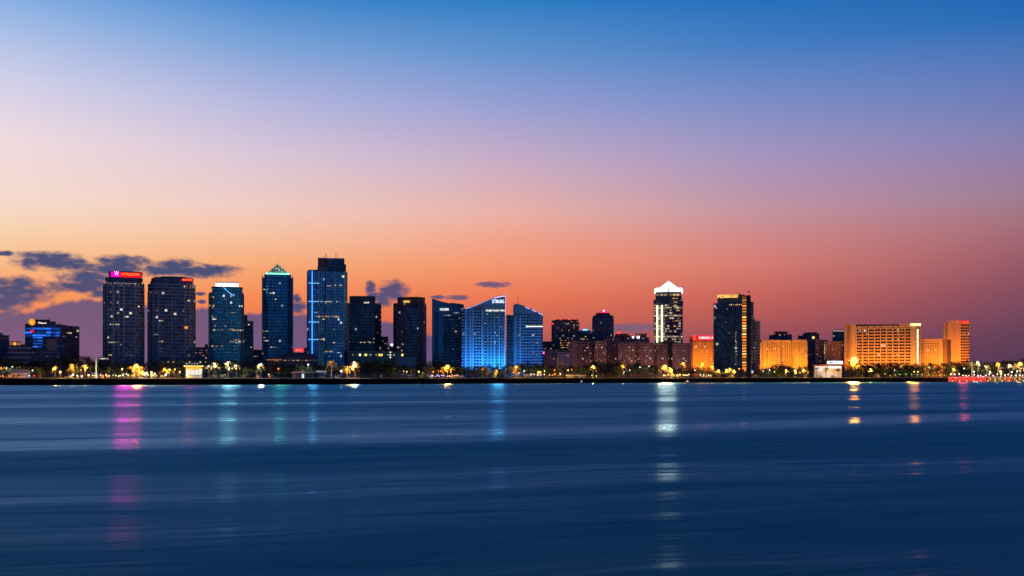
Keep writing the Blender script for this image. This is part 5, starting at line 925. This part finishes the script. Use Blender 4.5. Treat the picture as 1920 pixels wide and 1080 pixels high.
# quay wall with its red lights, cars on the quay road, boats, railing
qx = [1778 + i * 14 for i in range(18)]
m = MB(); q0 = [at(px, shore(px) + 8, 0) for px in qx]
for a, c in zip(qx, qx[1:]):
    A, C_ = at(a, shore(a) - 2, 0), at(c, shore(c) - 2, 0); A2, C2 = at(a, shore(a) + 18, 0), at(c, shore(c) + 18, 0); m.prism([(A.x, A.y), (C_.x, C_.y), (C2.x, C2.y), (A2.x, A2.y)], -.8, GZ + .25)
m2 = MB()
for a, c in zip(qx, qx[1:]): 
    A, C_ = at(a, shore(a) - 2.6, 0), at(c, shore(c) - 2.6, 0); A2, C2 = at(a, shore(a) - .8, 0), at(c, shore(c) - .8, 0); m2.prism([(A.x, A.y), (C_.x, C_.y), (C2.x, C2.y), (A2.x, A2.y)], GZ + .255, GZ + .7)
qw = link('quay_wall', m.mesh('quay_wall', plain('dark quay concrete', (.07, .055, .055), .85))); tag(qw, 'concrete quay wall washed in red light at the water edge', 'quay wall'); m2.build('coping', slab_l, qw)
pr = None
for i in range(22):
    px = 1783 + i * 9.2; c = 'red' if i < 8 or i % 5 == 2 else 'yellow'
    o = link('quay_light', None); m = MB(); m.box(-.35, .35, -.3, .2, -.3, .3); m.build('housing', dark_metal, o); m = MB(); m.ball((0, -.35, 0), .38, 8, 5); m.build('lens', BULB[c], o)
    o.location = at(px, shore(px) - 2.5, 3.4); tag(o, None, 'wall light', 'lights fixed along the quay wall'); label_later(o, f'{c} wall light', land(px).replace('by the', 'on the').replace('below the smaller amber hotel', 'at the quay start'), px)
    lamp_light('quay_glow', 'POINT', at(px, shore(px) - 4.5, 3.6), LAMPC[c], 3600 if c == 'red' else 500, .4)
for i in range(15):  # lamps added along the waterline, imitating white dashes of reflection
    px = 1786 + i * 13.3; o = link('added_edge_lamp', None); m = MB(); m.tube([(0, 0, -1.6), (0, 0, 1.0)], [.16, .12], 6); m.build('post', dark_metal, o); m = MB(); m.ball((0, 0, 1.3), .45, 8, 5); m.build('lamp_globe', BULB[R.choice(['white', 'yellow'])], o)
    o.location = at(px, shore(px) - 7, 0); tag(o, None, 'added edge lamp', 'added edge lamps standing in the shallows'); label_later(o, 'added edge lamp', land(px), px); lamp_light('added_edge_glow', 'POINT', at(px, shore(px) - 8, 1.5), (1, .8, .5), 500, .4)
CARC = [plain('white car paint', (.7, .7, .7), .3), plain('silver car paint', (.35, .36, .38), .3, .5), plain('black car paint', (.02, .02, .025), .25), plain('red car paint', (.35, .03, .03), .3)]
CARN = ['white', 'silver', 'black', 'red']
tyre = plain('tyre rubber', (.02, .02, .02), .9)
def make_car(ci):
    o = link('parked_car', None); m = MB(); prof = [(-2.2, .35), (-2.25, .75), (-1.9, .92), (-1.25, 1.0), (-.7, 1.42), (.9, 1.45), (1.6, 1.0), (2.15, .88), (2.25, .4)]; m.elev(prof, -.85, .85); m.build('body', CARC[ci], o)
    m = MB(); m.elev([(-1.1, 1.0), (-.66, 1.36), (.86, 1.39), (1.42, 1.0)], -.87, .87); m.build('window', black_g, o)
    for x in (-1.4, 1.4):
        for y in (-.8, .8):
            m = MB(); m.loft([[(x + .33 * math.cos(a), y + e, .33 + .33 * math.sin(a)) for a in (2 * math.pi * i / 12 for i in range(12))] for e in (-.12, .12)]); w = m.build('wheel', tyre, o)
    for y in (-.62, .62):
        m = MB(); m.box(-2.32, -2.2, y - .16, y + .16, .62, .78); m.build('headlight', BULB['white'], o); m = MB(); m.box(2.17, 2.3, y - .16, y + .16, .68, .84); m.build('taillight', BULB['red'], o)
    return o
cp = {}
for i in range(16):
    px = 1790 + i * 10.5 + R.uniform(-1.5, 1.5); ci = R.randrange(4); o = copy_tree(cp[ci]) if ci in cp else cp.setdefault(ci, make_car(ci)); o.location = at(px, shore(px) + 21.5, GZ + .02); o.rotation_euler = (0, 0, math.radians(R.choice([70, 110, 75, 100, -80, -100])))
    tag(o, None, 'car', 'cars parked along the quay road'); label_later(o, f'{CARN[ci]} car with lit lamps', land(px), px)
for px in (30, 118, 160): 
    ci = R.randrange(3); o = copy_tree(cp[ci]) if ci in cp else cp.setdefault(ci, make_car(ci)); o.location = at(px, shore(px) + 21.5, GZ + .02); o.rotation_euler = (0, 0, math.radians(R.choice([8, 172]))); tag(o, None, 'car', 'cars parked on the promenade'); label_later(o, f'{CARN[ci]} car parked on the promenade', land(px), px)
def boat(px, py, label, L=5.5, col=None):
    Y = H * F / (py - YH); o = link('motor_boat', None); m = MB(); st = [(-L / 2, .75, .9), (0, .95, .95), (L * .3, .7, 1.05), (L / 2, .06, 1.25)]
    m.loft([[(x, -w, t), (x, -w * .55, -.1), (x, w * .55, -.1), (x, w, t)] for x, w, t in st]); m.build('hull', col or white_c, o); m = MB(); m.loft([[(-1.3, -.6, .9), (1, -.55, .95), (1, .55, .95), (-1.3, .6, .9)], [(-1.1, -.5, 1.9), (.4, -.45, 1.9), (.4, .45, 1.9), (-1.1, .5, 1.9)]]); m.build('cabin', white_c, o); m = MB(); m.ball((-.4, 0, 2.2), .35, 8, 5); m.build('mast_light', BULB['white'], o)
    o.location = at(px, Y, .05); tag(o, label, 'boat')
boat(1290, 718.8, 'small white motor boat lying off the bank near the red signed hotel'); boat(1091, 719.4, 'small white motor boat lying off the bank near the brown twin blocks', 4.5)
m = MB(); px0 = 0
pts = [at(px, shore(px) + 18.5, GZ) for px in range(-30, 64, 4)]
ro = link('railing', None); tag(ro, 'white promenade railing in front of the blue grey shed', 'railing')
for h in (.55, 1.1): m.tube([(p.x, p.y, p.z + h) for p in pts], .06, 5)
m.build('handrail', white_c, ro)
for p in pts: m = MB(); m.tube([(p.x, p.y, p.z - .1), (p.x, p.y, p.z + 1.12)], .09, 5); m.build('post', white_c, ro)
finish_labels()
